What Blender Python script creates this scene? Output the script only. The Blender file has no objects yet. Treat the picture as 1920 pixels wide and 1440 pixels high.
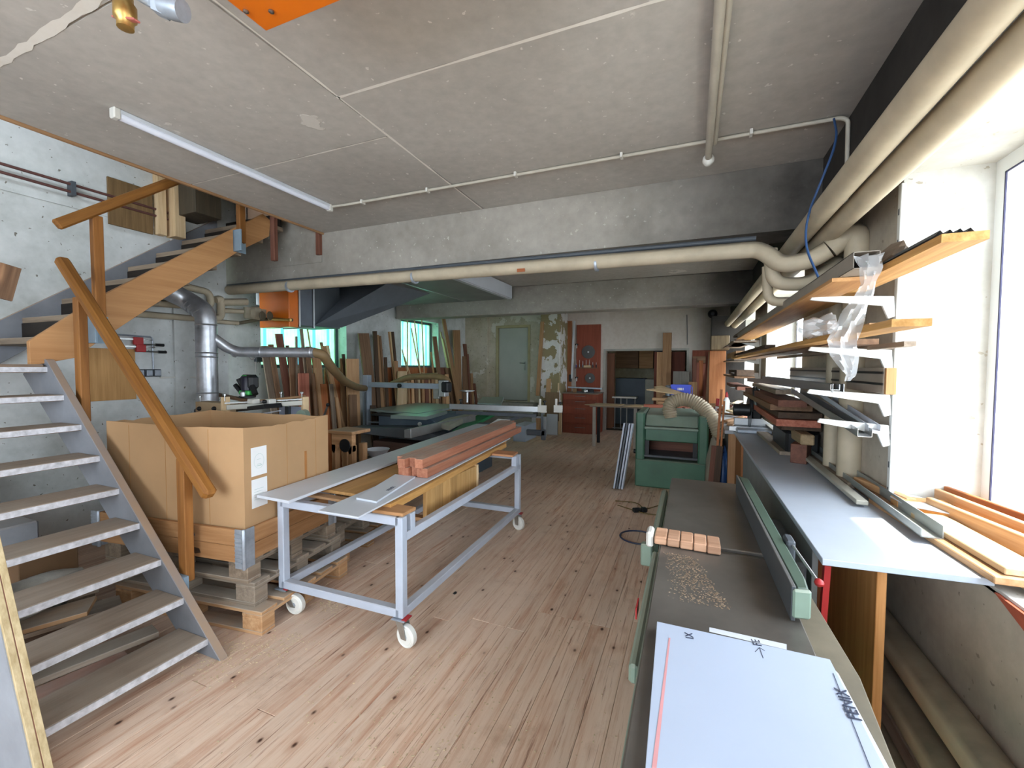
import bpy, bmesh, math, random
from mathutils import Vector, Matrix
random.seed(7)
SC = bpy.context.scene
COL = SC.collection
PI = math.pi

# ---------------------------------------------------------------- camera
CH = 1.6
FPX, PITCH, YAW, ROLL = 809.96, -0.0410211, -0.3927008, 0.0043611
_fw = Vector((math.sin(YAW)*math.cos(PITCH), math.cos(YAW)*math.cos(PITCH), math.sin(PITCH)))
_r0 = Vector((math.cos(YAW), -math.sin(YAW), 0)); _u0 = _r0.cross(_fw)
_r = _r0*math.cos(ROLL)+_u0*math.sin(ROLL); _u = -_r0*math.sin(ROLL)+_u0*math.cos(ROLL)
cam = bpy.data.cameras.new('camera'); camo = bpy.data.objects.new('camera', cam); COL.objects.link(camo)
cam.sensor_fit = 'HORIZONTAL'; cam.sensor_width = 36; cam.lens = FPX/1920*36; cam.clip_start = 0.02
mt = Matrix((_r, _u, -_fw)).transposed().to_4x4(); mt.translation = Vector((0, 0, CH)); camo.matrix_world = mt
SC.camera = camo
CAMP = Vector((0, 0, CH))
def P(px, py, ax, v):
    """point where the sight line through a photo pixel meets the plane ax = v"""
    d = _fw+_r*((px-960)/FPX)+_u*((720-py)/FPX); i = 'xyz'.index(ax)
    return CAMP+d*((v-CAMP[i])/d[i])

# ---------------------------------------------------------------- world, sun, daylight
SC.view_settings.view_transform = 'Standard'; SC.view_settings.look = 'None'
SC.view_settings.gamma = 1; SC.view_settings.use_curve_mapping = False
SC.view_settings.exposure = 0.88
try:
    SC.cycles.use_denoising = True; SC.cycles.max_bounces = 14; SC.cycles.diffuse_bounces = 8
    SC.cycles.transparent_max_bounces = 12; SC.cycles.sample_clamp_indirect = 8; SC.cycles.caustics_reflective = False; SC.cycles.caustics_refractive = False
except Exception: pass
W = bpy.data.worlds.new('world'); SC.world = W; W.use_nodes = True
bg = W.node_tree.nodes['Background']; bg.inputs[0].default_value = (0.80, 0.90, 1.0, 1); bg.inputs[1].default_value = 7.0
sun = bpy.data.lights.new('sun', 'SUN'); sun.energy = 7; sun.angle = math.radians(1.2); sun.color = (1, .93, .8)
so = bpy.data.objects.new('sun', sun); COL.objects.link(so)
SUN_DIR = Vector((-0.42, -0.16, -1.0))          # travels down, into the room
so.rotation_euler = SUN_DIR.to_track_quat('-Z', 'Y').to_euler(); so.location = (4, 2, 6)
def portal(x, y, z, w, h, ry, rz=0):
    l = bpy.data.lights.new('daylight_portal', 'AREA'); l.shape = 'RECTANGLE'; l.size = w; l.size_y = h; l.cycles.is_portal = True
    o = bpy.data.objects.new('daylight_portal', l); COL.objects.link(o); o.location = (x, y, z)
    d = Vector((ry, rz, 0)); o.rotation_euler = d.to_track_quat('-Z', 'Y').to_euler()

# ---------------------------------------------------------------- materials
MATS = {}
def srgb(h):
    if isinstance(h, str): h = tuple(int(h[i:i+2], 16)/255 for i in (0, 2, 4))
    return tuple(c/12.92 if c <= .04045 else ((c+.055)/1.055)**2.4 for c in h)+(1,)
def newmat(name):
    m = bpy.data.materials.new(name); m.use_nodes = True
    nt = m.node_tree; b = nt.nodes['Principled BSDF']; return m, nt, b
def N(nt, t, **k):
    n = nt.nodes.new(t)
    for a, v in k.items():
        if a == 'inp':
            for i, x in v.items(): n.inputs[i].default_value = x
        else: setattr(n, a, v)
    return n
def mix(nt, fac, a, b, mode='MIX'):
    n = N(nt, 'ShaderNodeMix', data_type='RGBA', blend_type=mode); L = nt.links
    for i, v in ((0, fac), (6, a), (7, b)):
        if hasattr(v, 'links'): L.new(v, n.inputs[i])
        else: n.inputs[i].default_value = v
    return n.outputs[2]
def ramp(nt, src, stops):
    n = N(nt, 'ShaderNodeValToRGB'); nt.links.new(src, n.inputs[0]); e = n.color_ramp.elements
    while len(e) < len(stops): e.new(.5)
    for q, (p, c) in zip(e, stops): q.position = p; q.color = c if len(c) == 4 else (*c, 1)
    return n.outputs[0]
def g(v): return (v, v, v, 1)
def coords(nt, kind='Object', scale=(1, 1, 1), jitter=True):
    tc = N(nt, 'ShaderNodeTexCoord'); mp = N(nt, 'ShaderNodeMapping'); mp.inputs['Scale'].default_value = scale
    src = tc.outputs[kind]
    if jitter:
        oi = N(nt, 'ShaderNodeObjectInfo'); va = N(nt, 'ShaderNodeVectorMath', operation='MULTIPLY_ADD')
        cb = N(nt, 'ShaderNodeCombineXYZ')
        for i in range(3): nt.links.new(oi.outputs['Random'], cb.inputs[i])
        nt.links.new(cb.outputs[0], va.inputs[0]); va.inputs[1].default_value = (37, 51, 23); nt.links.new(src, va.inputs[2]); src = va.outputs[0]
    nt.links.new(src, mp.inputs[0]); return mp.outputs[0]
def noise(nt, vec, scale, detail=4, rough=.6):
    n = N(nt, 'ShaderNodeTexNoise'); n.inputs['Scale'].default_value = scale; n.inputs['Detail'].default_value = detail
    n.inputs['Roughness'].default_value = rough; nt.links.new(vec, n.inputs['Vector']); return n.outputs['Fac']
def bump(nt, b, h, s=.3, d=.01):
    n = N(nt, 'ShaderNodeBump'); n.inputs['Strength'].default_value = s; n.inputs['Distance'].default_value = d
    nt.links.new(h, n.inputs['Height']); nt.links.new(n.outputs[0], b.inputs['Normal'])
def dusty(nt, colr, amount, dust='a59c90'):
    """dust settled on upward faces"""
    ge = N(nt, 'ShaderNodeNewGeometry'); sx = N(nt, 'ShaderNodeSeparateXYZ'); nt.links.new(ge.outputs['Normal'], sx.inputs[0])
    up = ramp(nt, sx.outputs[2], [(.45, g(0)), (.75, g(1))])
    tc = N(nt, 'ShaderNodeTexCoord'); n = noise(nt, tc.outputs['Object'], 3.5, 5)
    nn = ramp(nt, n, [(.35, g(amount*.5)), (.7, g(min(1, amount*1.2)))])
    m = N(nt, 'ShaderNodeMath', operation='MULTIPLY'); nt.links.new(up, m.inputs[0]); nt.links.new(nn, m.inputs[1])
    return mix(nt, m.outputs[0], colr, srgb(dust))
def wood(c1, c2, ax='x', dust=0, rough=.65, ring=1.0, spec=.35):
    key = ('wood', c1, c2, ax, dust, rough, ring)
    if key in MATS: return MATS[key]
    m, nt, b = newmat('wood_%s_%s' % (c1, ax))
    s = {'x': (1.2, 22, 22), 'y': (22, 1.2, 22), 'z': (22, 22, 1.2)}[ax]
    v = coords(nt, 'Object', s); n = noise(nt, v, 1.4*ring, 6, .65)
    s2 = {'x': (.5, 60, 60), 'y': (60, .5, 60), 'z': (60, 60, .5)}[ax]
    v2 = coords(nt, 'Object', s2); n2 = noise(nt, v2, 1.5, 2)
    c = ramp(nt, n, [(.30, srgb(c2)), (.62, srgb(c1))])
    c = mix(nt, ramp(nt, n2, [(.4, g(.0)), (.75, g(.35))]), c, srgb(c2))
    oi = N(nt, 'ShaderNodeObjectInfo'); hs = N(nt, 'ShaderNodeHueSaturation')
    mr = N(nt, 'ShaderNodeMapRange'); mr.inputs[3].default_value = .82; mr.inputs[4].default_value = 1.16
    nt.links.new(oi.outputs['Random'], mr.inputs[0]); nt.links.new(mr.outputs[0], hs.inputs['Value']); nt.links.new(c, hs.inputs['Color'])
    c = hs.outputs[0]
    if dust: c = dusty(nt, c, dust)
    nt.links.new(c, b.inputs['Base Color']); b.inputs['Roughness'].default_value = rough; b.inputs['Specular IOR Level'].default_value = spec
    bump(nt, b, n2, .25, .003); MATS[key] = m; return m
def plain(name, col, rough=.5, metal=0, var=.12, sc=6, dust=0, bmp=.0, spec=.4, dustcol='a59c90'):
    if name in MATS: return MATS[name]
    m, nt, b = newmat(name); v = coords(nt, 'Object', (1, 1, 1)); n = noise(nt, v, sc, 5)
    c0 = srgb(col); lo = tuple(x*(1-var) for x in c0[:3])+(1,); hi = tuple(min(1, x*(1+var)) for x in c0[:3])+(1,)
    c = ramp(nt, n, [(.3, lo), (.7, hi)])
    if dust: c = dusty(nt, c, dust, dustcol)
    nt.links.new(c, b.inputs['Base Color']); b.inputs['Roughness'].default_value = rough; b.inputs['Metallic'].default_value = metal
    b.inputs['Specular IOR Level'].default_value = spec
    if bmp: bump(nt, b, noise(nt, v, sc*8, 3), bmp, .002)
    MATS[name] = m; return m
def plaster(name, base, stain, patch=None, pscale=3.0, pthr=.58, sscale=1.3, rough=.9, soot=None, chips=None, top=None, sthr=(.42, .72)):
    """old wall paint: broad stains, flaked patches, small chips; soot = list of (axis, from, to, colour) smears"""
    m, nt, b = newmat(name); v = coords(nt, 'Object', (1, 1, 1), False)
    n1 = noise(nt, v, sscale, 6, .62); n2 = noise(nt, v, 14, 4); n3 = noise(nt, v, pscale, 8, .55)
    c = mix(nt, ramp(nt, n1, [(sthr[0], g(0)), (sthr[1], g(1))]), srgb(base), srgb(stain))
    c = mix(nt, .18, c, ramp(nt, n2, [(.3, g(.35)), (.7, g(.8))]), 'OVERLAY')
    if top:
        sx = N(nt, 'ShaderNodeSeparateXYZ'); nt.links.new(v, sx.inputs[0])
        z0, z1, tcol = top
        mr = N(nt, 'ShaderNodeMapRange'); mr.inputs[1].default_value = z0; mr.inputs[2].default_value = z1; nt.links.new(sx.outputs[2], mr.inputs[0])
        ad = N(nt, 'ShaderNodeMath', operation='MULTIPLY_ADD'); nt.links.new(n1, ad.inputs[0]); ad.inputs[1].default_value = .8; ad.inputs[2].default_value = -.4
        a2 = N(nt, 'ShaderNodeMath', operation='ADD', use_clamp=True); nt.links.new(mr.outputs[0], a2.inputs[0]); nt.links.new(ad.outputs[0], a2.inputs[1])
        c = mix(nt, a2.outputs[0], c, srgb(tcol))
    if patch:
        f = ramp(nt, n3, [(pthr, g(0)), (pthr+.012, g(1))]); c = mix(nt, f, c, srgb(patch)); bump(nt, b, f, .5, .004)
    else: bump(nt, b, n2, .25, .006)
    if chips:
        vo = N(nt, 'ShaderNodeTexNoise'); vo.inputs['Scale'].default_value = 26; vo.inputs['Detail'].default_value = 2; nt.links.new(v, vo.inputs['Vector'])
        c = mix(nt, ramp(nt, vo.outputs['Fac'], [(.70, g(0)), (.72, g(1))]), c, srgb(chips))
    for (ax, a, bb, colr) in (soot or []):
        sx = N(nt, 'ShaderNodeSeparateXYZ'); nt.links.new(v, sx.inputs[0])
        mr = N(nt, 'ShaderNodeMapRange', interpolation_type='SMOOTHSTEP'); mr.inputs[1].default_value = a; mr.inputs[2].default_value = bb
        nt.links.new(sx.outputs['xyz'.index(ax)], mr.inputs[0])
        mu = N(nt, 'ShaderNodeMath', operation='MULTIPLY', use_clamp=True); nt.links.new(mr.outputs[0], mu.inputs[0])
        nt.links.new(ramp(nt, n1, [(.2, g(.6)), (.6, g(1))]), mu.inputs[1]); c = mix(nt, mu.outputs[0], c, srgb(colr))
    nt.links.new(c, b.inputs['Base Color']); b.inputs['Roughness'].default_value = rough; b.inputs['Specular IOR Level'].default_value = .2
    return m
def emit(name, col, s):
    m, nt, b = newmat(name); b.inputs['Emission Color'].default_value = srgb(col); b.inputs['Emission Strength'].default_value = s
    b.inputs['Base Color'].default_value = srgb(col); return m

# ---------------------------------------------------------------- mesh helpers
def link(name, bm, m, parent=None, loc=(0, 0, 0), rot=None, smooth=False):
    me = bpy.data.meshes.new(name); bm.to_mesh(me); bm.free()
    if smooth:
        me.polygons.foreach_set('use_smooth', [True]*len(me.polygons))
        try: me.set_sharp_from_angle(angle=math.radians(38))
        except Exception: pass
    if m: me.materials.append(m)
    o = bpy.data.objects.new(name, me); COL.objects.link(o); o.location = loc
    if rot is not None:
        if isinstance(rot, Matrix): o.rotation_euler = rot.to_euler()
        else: o.rotation_euler = rot
    if parent: o.parent = parent
    return o
def addbox(bm, lo, hi, mtx=None, bev=0):
    r = bmesh.ops.create_cube(bm, size=1); vs = r['verts']
    c = (Vector(lo)+Vector(hi))/2; s = Vector(hi)-Vector(lo)
    for v in vs: v.co = Vector((v.co.x*s.x, v.co.y*s.y, v.co.z*s.z))+c
    if bev: 
        es = list({e for v in vs for e in v.link_edges})
        r2 = bmesh.ops.bevel(bm, geom=es, offset=bev, segments=1, affect='EDGES', profile=.5); vs = list({v for v in vs if v.is_valid} | set(r2['verts']))
    if mtx: bmesh.ops.transform(bm, matrix=mtx, verts=vs)
    return vs
def box(name, lo, hi, m, parent=None, bev=.0, rz=0, rot=None):
    lo, hi = Vector(lo), Vector(hi); c = (lo+hi)/2; s = hi-lo; bm = bmesh.new()
    addbox(bm, -s/2, s/2, None, min(bev, min(s)*.3))
    return link(name, bm, m, parent, c, rot if rot is not None else (0, 0, rz))
def boxes(name, lst, m, parent=None, bev=0):
    bm = bmesh.new()
    for lo, hi in lst: addbox(bm, lo, hi, None, bev)
    return link(name, bm, m, parent)
def frame(p0, p1, up=(0, 0, 1)):
    x = (Vector(p1)-Vector(p0)); L = x.length; x.normalize(); up = Vector(up)
    if abs(x.dot(up)) > .98: up = Vector((0, 1, 0)) if abs(x.y) < .9 else Vector((1, 0, 0))
    y = up.cross(x).normalized(); z = x.cross(y)
    return Matrix((x, y, z)).transposed(), L
def bar(name, p0, p1, w, h, m, parent=None, bev=.0, up=(0, 0, 1), endcut=0):
    """rectangular bar, local x along its length, w across, h towards 'up'"""
    R, L = frame(p0, p1, up); bm = bmesh.new(); addbox(bm, (-L/2, -w/2, -h/2), (L/2, w/2, h/2), None, min(bev, w*.3, h*.3))
    return link(name, bm, m, parent, (Vector(p0)+Vector(p1))/2, R)
def fillet(pts, r, n=5):
    pts = [Vector(p) for p in pts]; out = [pts[0]]
    for a, b, c in zip(pts, pts[1:], pts[2:]):
        u, v = (a-b), (c-b); lu, lv = u.length, v.length
        if lu < 1e-6 or lv < 1e-6: continue
        k = min(r, lu*.49, lv*.49); s, e = b+u/lu*k, b+v/lv*k
        for i in range(n+1):
            t = i/n; out.append(s*(1-t)**2+b*2*t*(1-t)+e*t*t)
    out.append(pts[-1]); return out
def addtube(bm, pts, r, seg=12, cap=True, rad=None):
    pts = [Vector(p) for p in pts]; rings = []; nrm = None
    for i, p in enumerate(pts):
        d = (pts[min(i+1, len(pts)-1)]-pts[max(i-1, 0)]).normalized()
        if nrm is None:
            a = Vector((0, 0, 1)) if abs(d.z) < .9 else Vector((1, 0, 0)); nrm = (a-d*a.dot(d)).normalized()
        else: nrm = (nrm-d*nrm.dot(d)).normalized()
        bn = d.cross(nrm); rr = rad[i] if rad else r
        rings.append([bm.verts.new(p+nrm*math.cos(2*PI*k/seg)*rr+bn*math.sin(2*PI*k/seg)*rr) for k in range(seg)])
    for a, b in zip(rings, rings[1:]):
        for k in range(seg): bm.faces.new((a[k], a[(k+1) % seg], b[(k+1) % seg], b[k]))
    if cap: bm.faces.new(rings[0][::-1]); bm.faces.new(rings[-1])
def tube(name, pts, r, m, parent=None, seg=12, fr=0, rad=None):
    if fr: pts = fillet(pts, fr)
    bm = bmesh.new(); addtube(bm, pts, r, seg, True, rad); bmesh.ops.recalc_face_normals(bm, faces=bm.faces)
    return link(name, bm, m, parent, smooth=True)
def lathe(name, prof, m, parent=None, loc=(0, 0, 0), seg=20, axis=None):
    """prof = [(r, z)...]"""
    bm = bmesh.new(); rings = []
    for r, z in prof:
        rings.append([bm.verts.new((max(r, 1e-4)*math.cos(2*PI*k/seg), max(r, 1e-4)*math.sin(2*PI*k/seg), z)) for k in range(seg)])
    for a, b in zip(rings, rings[1:]):
        for k in range(seg): bm.faces.new((a[k], a[(k+1) % seg], b[(k+1) % seg], b[k]))
    bm.faces.new(rings[0][::-1]); bm.faces.new(rings[-1]); bmesh.ops.recalc_face_normals(bm, faces=bm.faces)
    rot = None
    if axis is not None: rot = Vector(axis).to_track_quat('Z', 'Y').to_euler()
    return link(name, bm, m, parent, loc, rot, smooth=True)
def prism(name, poly, ax, lo, hi, m, parent=None, bev=0):
    """poly in the two other axes (cyclic order: x->(y,z), y->(x,z), z->(x,y))"""
    bm = bmesh.new()
    def mk(a, b, t): return {'x': (t, a, b), 'y': (a, t, b), 'z': (a, b, t)}[ax]
    A = [bm.verts.new(mk(a, b, lo)) for a, b in poly]; B = [bm.verts.new(mk(a, b, hi)) for a, b in poly]
    bm.faces.new(A); bm.faces.new(B[::-1]); n = len(poly)
    for i in range(n): bm.faces.new((A[i], B[i], B[(i+1) % n], A[(i+1) % n]))
    bmesh.ops.recalc_face_normals(bm, faces=bm.faces)
    if bev: bmesh.ops.bevel(bm, geom=list(bm.edges), offset=bev, segments=1, affect='EDGES')
    return link(name, bm, m, parent)
def slab(name, quad, th, m, parent=None, bev=0):
    """flat board: quad of four world points (top face), thickness th downwards along the normal"""
    q = [Vector(p) for p in quad]; n = (q[1]-q[0]).cross(q[2]-q[0]).normalized()
    if n.z < 0: n = -n
    c = sum(q, Vector())/4; bm = bmesh.new()
    A = [bm.verts.new(p-c) for p in q]; B = [bm.verts.new(p-c-n*th) for p in q]
    bm.faces.new(A); bm.faces.new(B[::-1])
    for i in range(4): bm.faces.new((A[i], B[i], B[(i+1) % 4], A[(i+1) % 4]))
    bmesh.ops.recalc_face_normals(bm, faces=bm.faces)
    if bev: bmesh.ops.bevel(bm, geom=list(bm.edges), offset=bev, segments=1, affect='EDGES')
    return link(name, bm, m, parent, c)
def T(name, label, cat, loc=(0, 0, 0), rz=0, group=None):
    o = bpy.data.objects.new(name, None); o.empty_display_size = .05; COL.objects.link(o); o.location = loc; o.rotation_euler = (0, 0, rz)
    return tag(o, label, cat, group)
def tag(o, label, cat, group=None):
    o['label'] = label; o['category'] = cat
    if group: o['group'] = group
    return o
def struct(o): o['kind'] = 'structure'; return o
def kids(o): return [c for c in COL.objects if c.parent == o]
def dup(root, loc, rz=0, label=None, group=None):
    r = root.copy(); COL.objects.link(r); r.location = loc; r.rotation_euler = (0, 0, rz)
    if label: r['label'] = label
    if group: r['group'] = group
    for ch in kids(root):
        c = ch.copy(); COL.objects.link(c); c.parent = r
        for gc in kids(ch):
            d = gc.copy(); COL.objects.link(d); d.parent = c
    return r
def text(name, s, size, m, parent=None, loc=(0, 0, 0), R=None, ext=.0006):
    cu = bpy.data.curves.new(name, 'FONT'); cu.body = s; cu.size = size; cu.extrude = ext; cu.align_x = 'CENTER'; cu.align_y = 'CENTER'
    to = bpy.data.objects.new(name, cu); COL.objects.link(to); bpy.context.view_layer.update()
    me = bpy.data.meshes.new_from_object(to.evaluated_get(bpy.context.evaluated_depsgraph_get())); bpy.data.objects.remove(to)
    me.materials.clear(); me.materials.append(m); o = bpy.data.objects.new(name, me); COL.objects.link(o); o.location = loc
    if R is not None: o.rotation_euler = R.to_euler() if isinstance(R, Matrix) else R
    if parent: o.parent = parent
    return o

# palette
m_white = plain('white_laminate', 'c2c7cf', .4, var=.04, sc=3, dust=.12)
m_whitep = plain('white_paint', 'cfcdc6', .6, var=.08, sc=5)
m_bench = plain('bench_laminate', 'a6afbc', .4, var=.06, sc=3, dust=.15)
m_film = plain('panel_film', 'a6b0c2', .35, var=.03, sc=2)
m_blue = plain('pale_blue_steel_paint', 'b2bac8', .45, var=.1, sc=4, dust=.35)
m_grey = plain('grey_machine_paint', '8d98a3', .45, var=.1, sc=5, dust=.2)
m_dkgrey = plain('dark_grey_metal', '4b5056', .5, var=.15)
m_black = plain('black_plastic', '17181a', .45, var=.2)
m_steel = plain('bare_steel', '9a9a98', .32, 1.0, .15, 9)
m_alu = plain('aluminium', 'b9bcbe', .35, .9, .08, 7)
m_galv = plain('galvanised_duct', 'b9bcc2', .38, .75, .2, 11)
m_zinc = plain('zinc_bracket', 'a3abb5', .45, .55, .2, 14)
m_green = plain('green_machine_paint', '466b56', .45, var=.15, sc=4, dust=.35)
m_lgreen = plain('light_green_machine_paint', '77897b', .45, var=.12, sc=5, dust=.3)
m_bgreen = plain('bright_green_paint', '1d7a4a', .5, var=.1)
m_orange = plain('orange_enamel', 'cf6a14', .35, var=.06, sc=4)
m_red = plain('red_paint', 'a82a2c', .45, var=.12)
m_card = plain('cardboard', 'ad8a64', .85, var=.07, sc=2.5, bmp=.05)
m_pipe = plain('pipe_lagging', 'b0a48e', .6, var=.14, sc=5, dust=.75, dustcol='5b544b')
m_pipec = plain('small_white_pipe', 'b3ada0', .5, var=.1, sc=6)
m_paper = plain('paper', 'dfe0e0', .8, var=.03)
m_ink = plain('ink', '30364a', .7, var=.1)
m_blueplas = plain('blue_crate_plastic', '3d55d8', .4, var=.08)
m_brass = plain('brass', 'b9975a', .35, .8, .2, 20)
m_rubber = plain('dark_rubber', '22252c', .7, var=.1)
m_nylon = plain('white_nylon', 'e2e2dc', .4, var=.05)
m_hose = plain('beige_hose', 'a79a82', .55, var=.12, sc=9, dust=.3)
m_hosebr = plain('brown_hose', '7d6646', .5, var=.12, sc=9)
def wd(k, ax='x', dust=0):
    c = {'pine': ('c9a27a', 'ab7f56'), 'palepine': ('d8bf9a', 'bb9c73'), 'varn': ('a56d33', '84501f'), 'red': ('b3705a', '8c4c3a'), 'redbrown': ('7d5140', '5b3629'),
         'brown': ('8a6a4f', '664a35'), 'dark': ('54402f', '38291e'), 'grey': ('958471', '6f5f50'), 'tan': ('ab8560', '8a6644'), 'oldgrey': ('a09180', '7a6c5e'),
         'orangely': ('b06c3c', '86492a'), 'osb': ('c79a5e', '9b7038'), 'lamred': ('b98470', '9c6653'), 'ply': ('bf9160', 'a3764a'), 'chip': ('c4b18c', '9c875f'), 'terra': ('8e4a33', '74381f'), 'hdf': ('8d7458', '7a6248')}[k]
    return wood(c[0], c[1], ax, dust)
# ================================================================ ROOM
m_wall = plaster('wall_old_white', 'c9c8c2', 'aaa99f', patch='8e877a', pthr=.72, pscale=2.2, chips='7d776c')
m_wallL = plaster('wall_left_white', 'cdd0cf', 'a6aaa6', patch='7f7a70', pthr=.74, pscale=3.1, chips='77736a')
m_wallend = plaster('wall_end_cream', 'cdc3b8', 'd8d1c8', sscale=.9, soot=[('x', -.35, .5, '6b6257')])
m_walldoor = plaster('wall_door_stained', 'bcb6a4', 'a0967c', patch='cfccc0', pthr=.60, pscale=1.6, chips='6c675a')
m_col = plaster('column_flaking', 'd5d3cf', 'b9b5ab', patch='8e8263', pthr=.50, pscale=3.2)
m_ceil = plaster('ceiling_grey', 'b4b0aa', 'a29e98', patch='cdc9c2', pthr=.70, pscale=1.9, sscale=.7, chips='cfccc6', soot=[('x', .62, .95, '7c7873')])
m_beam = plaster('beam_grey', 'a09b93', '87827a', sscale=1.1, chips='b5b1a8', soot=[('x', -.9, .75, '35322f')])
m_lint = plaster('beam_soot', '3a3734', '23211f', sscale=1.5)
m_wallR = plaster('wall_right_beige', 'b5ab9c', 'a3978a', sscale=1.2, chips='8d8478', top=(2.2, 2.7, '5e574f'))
m_reveal = plaster('reveal_white', 'c4c3bd', 'aeaca3', sscale=1.6, chips='a9a294')
m_seam = plaster('seam_filler', 'e2ded6', 'd0ccc4')

XL, XR, XW = -5.5, .95, -5.0     # far left wall, right wall, stair wall
YB, YD, YE = -2.6, 10.05, 10.9
ZC = 3.0
# ---- floor with boards
def floor_mat():
    m, nt, b = newmat('floor_boards'); v = coords(nt, 'Object', (16, .9, 16)); n = noise(nt, v, 1.2, 8, .72)
    c = ramp(nt, n, [(.24, srgb('84523a')), (.36, srgb('bd8a6c')), (.50, srgb('dabba2')), (.62, srgb('e2c8b2')), (.76, srgb('c08a64'))])
    v2 = coords(nt, 'Object', (70, 2.2, 70)); n2 = noise(nt, v2, 1, 4, .7)
    c = mix(nt, ramp(nt, n2, [(.58, g(0)), (.66, g(.8))]), c, srgb('8a5438'))
    v3 = coords(nt, 'Object', (9, 5.6, 1)); vo = N(nt, 'ShaderNodeTexVoronoi'); vo.inputs['Scale'].default_value = 1.0; nt.links.new(v3, vo.inputs['Vector'])
    rd = ramp(nt, vo.outputs['Color'], [(.30, g(0)), (.34, g(1))])
    kn = N(nt, 'ShaderNodeMath', operation='MULTIPLY'); nt.links.new(ramp(nt, vo.outputs['Distance'], [(.045, g(1)), (.11, g(0))]), kn.inputs[0]); nt.links.new(rd, kn.inputs[1])
    ha = N(nt, 'ShaderNodeMath', operation='MULTIPLY'); nt.links.new(ramp(nt, vo.outputs['Distance'], [(.1, g(.4)), (.34, g(0))]), ha.inputs[0]); nt.links.new(rd, ha.inputs[1])
    c = mix(nt, ha.outputs[0], c, srgb('9c6848')); kc = kn.outputs[0]
    oi = N(nt, 'ShaderNodeObjectInfo'); hs = N(nt, 'ShaderNodeHueSaturation'); mr = N(nt, 'ShaderNodeMapRange'); mr.inputs[3].default_value = .9; mr.inputs[4].default_value = 1.07
    nt.links.new(oi.outputs['Random'], mr.inputs[0]); nt.links.new(mr.outputs[0], hs.inputs['Value']); nt.links.new(c, hs.inputs['Color']); c = hs.outputs[0]
    ge = N(nt, 'ShaderNodeNewGeometry'); mp = N(nt, 'ShaderNodeMapping'); nt.links.new(ge.outputs['Position'], mp.inputs[0])
    d = noise(nt, mp.outputs[0], .9, 8, .6); c = mix(nt, ramp(nt, d, [(.36, g(.05)), (.66, g(.62))]), c, srgb('c9b5a4'))
    d2 = noise(nt, mp.outputs[0], 2.2, 8, .75); c = mix(nt, ramp(nt, d2, [(.55, g(0)), (.7, g(.4))]), c, srgb('93745c'))
    c = mix(nt, kc, c, srgb('3f2416'))
    c = mix(nt, ramp(nt, n2, [(.66, g(0)), (.72, g(.7))]), c, srgb('5d3a29'))
    nt.links.new(c, b.inputs['Base Color']); b.inputs['Roughness'].default_value = .5; b.inputs['Specular IOR Level'].default_value = .35
    bump(nt, b, n2, .25, .002); return m
m_floor = floor_mat()
fl = struct(box('floor', (XL-.1, YB-.1, -.12), (1.5, YE+4.2, -.024), plain('subfloor', '3c2f25', .9)))
fl.location = (0, 0, 0); fl.data.transform(Matrix.Translation(((XL-.1+1.5)/2, (YB-.1+YE+4.2)/2, -.072)))
bw = .118; nb = int((1.0-XL)/bw)+1; rnd = random.Random(3)
_fb = {}
for i in range(nb):
    x0 = XL+i*bw
    cuts = [YB]+sorted([rnd.choice((1.1, 2.3, 2.75, 4.1))+rnd.choice((0, 0, 0, .25)), rnd.choice((5.6, 6.3, 7.2))+rnd.choice((0, .2))])+[YE+.1]
    if -1.35 < x0 < -.45: cuts[1] = 2.38 if x0 < -.95 else 2.62
    for a, c in zip(cuts, cuts[1:]):
        L = round(c-a-.003, 3)
        if L not in _fb:
            bm = bmesh.new(); addbox(bm, (-bw/2+.0006, -L/2, -.012), (bw/2-.0006, L/2, .012), None, .0015); o = link('floor_board', bm, m_floor, fl); _fb[L] = o.data
        else: o = bpy.data.objects.new('floor_board', _fb[L]); COL.objects.link(o); o.parent = fl
        o.location = (x0+bw/2, (a+c)/2, -.012-rnd.random()*.0015)
# ---- ceiling: slab, sheets with filled seams
ce = struct(boxes('ceiling', [((-3.62, YB, ZC+.012), (XR+.5, 3.6, ZC+.25)), ((XL-.1, 3.6, ZC+.012), (XR+.5, YE+.1, ZC+.25))], m_seam))
for k, (x0, x1, y0, y1) in enumerate([(-3.62, -1.735, YB, 1.0), (-3.62, -1.735, 1.0, 2.2), (-3.62, -1.735, 2.2, 3.52), (-1.735, .8, YB, .45), (-1.735, .8, .45, 1.79), (-1.735, .8, 1.79, 3.52),
                                      (XL, -3.0, 3.8, 7.1), (-3.0, .8, 3.8, 7.1), (XL, -2.6, 7.4, YE), (-2.6, .8, 7.4, YE)]):
    box('ceiling_sheet', (x0+.005, y0+.005, ZC), (x1-.005, y1-.005, ZC+.012), m_ceil, ce).data.transform(Matrix.Translation((0, 0, 0)))
# make ceiling sheets share room coordinates in the texture
for o in kids(ce):
    o.data.transform(Matrix.Translation(o.location)); o.location = (0, 0, 0)
bm = bmesh.new()
for (x0, y0, x1, y1, w) in [(-1.70, -.2, -1.75, 3.5, .011), (-1.74, 1.79, .6, 1.79, .014), (-3.6, 2.2, -1.75, 2.2, .008), (-3.05, 1.0, -1.72, .96, .028)]:
    R, L = frame((x0, y0, ZC-.001), (x1, y1, ZC-.001)); n = 26
    prev = None
    for i in range(n+1):
        p = Vector((x0, y0, 0)).lerp(Vector((x1, y1, 0)), i/n); d = R @ Vector((0, 1, 0)); ww = w*(.35+random.random()*.5)
        a = bm.verts.new((p+d*ww)[:2]+(ZC-.0015,)); b_ = bm.verts.new((p-d*ww)[:2]+(ZC-.0015,))
        if prev: bm.faces.new((prev[0], a, b_, prev[1]))
        prev = (a, b_)
link('seam_filler', bm, m_seam, ce)
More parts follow.
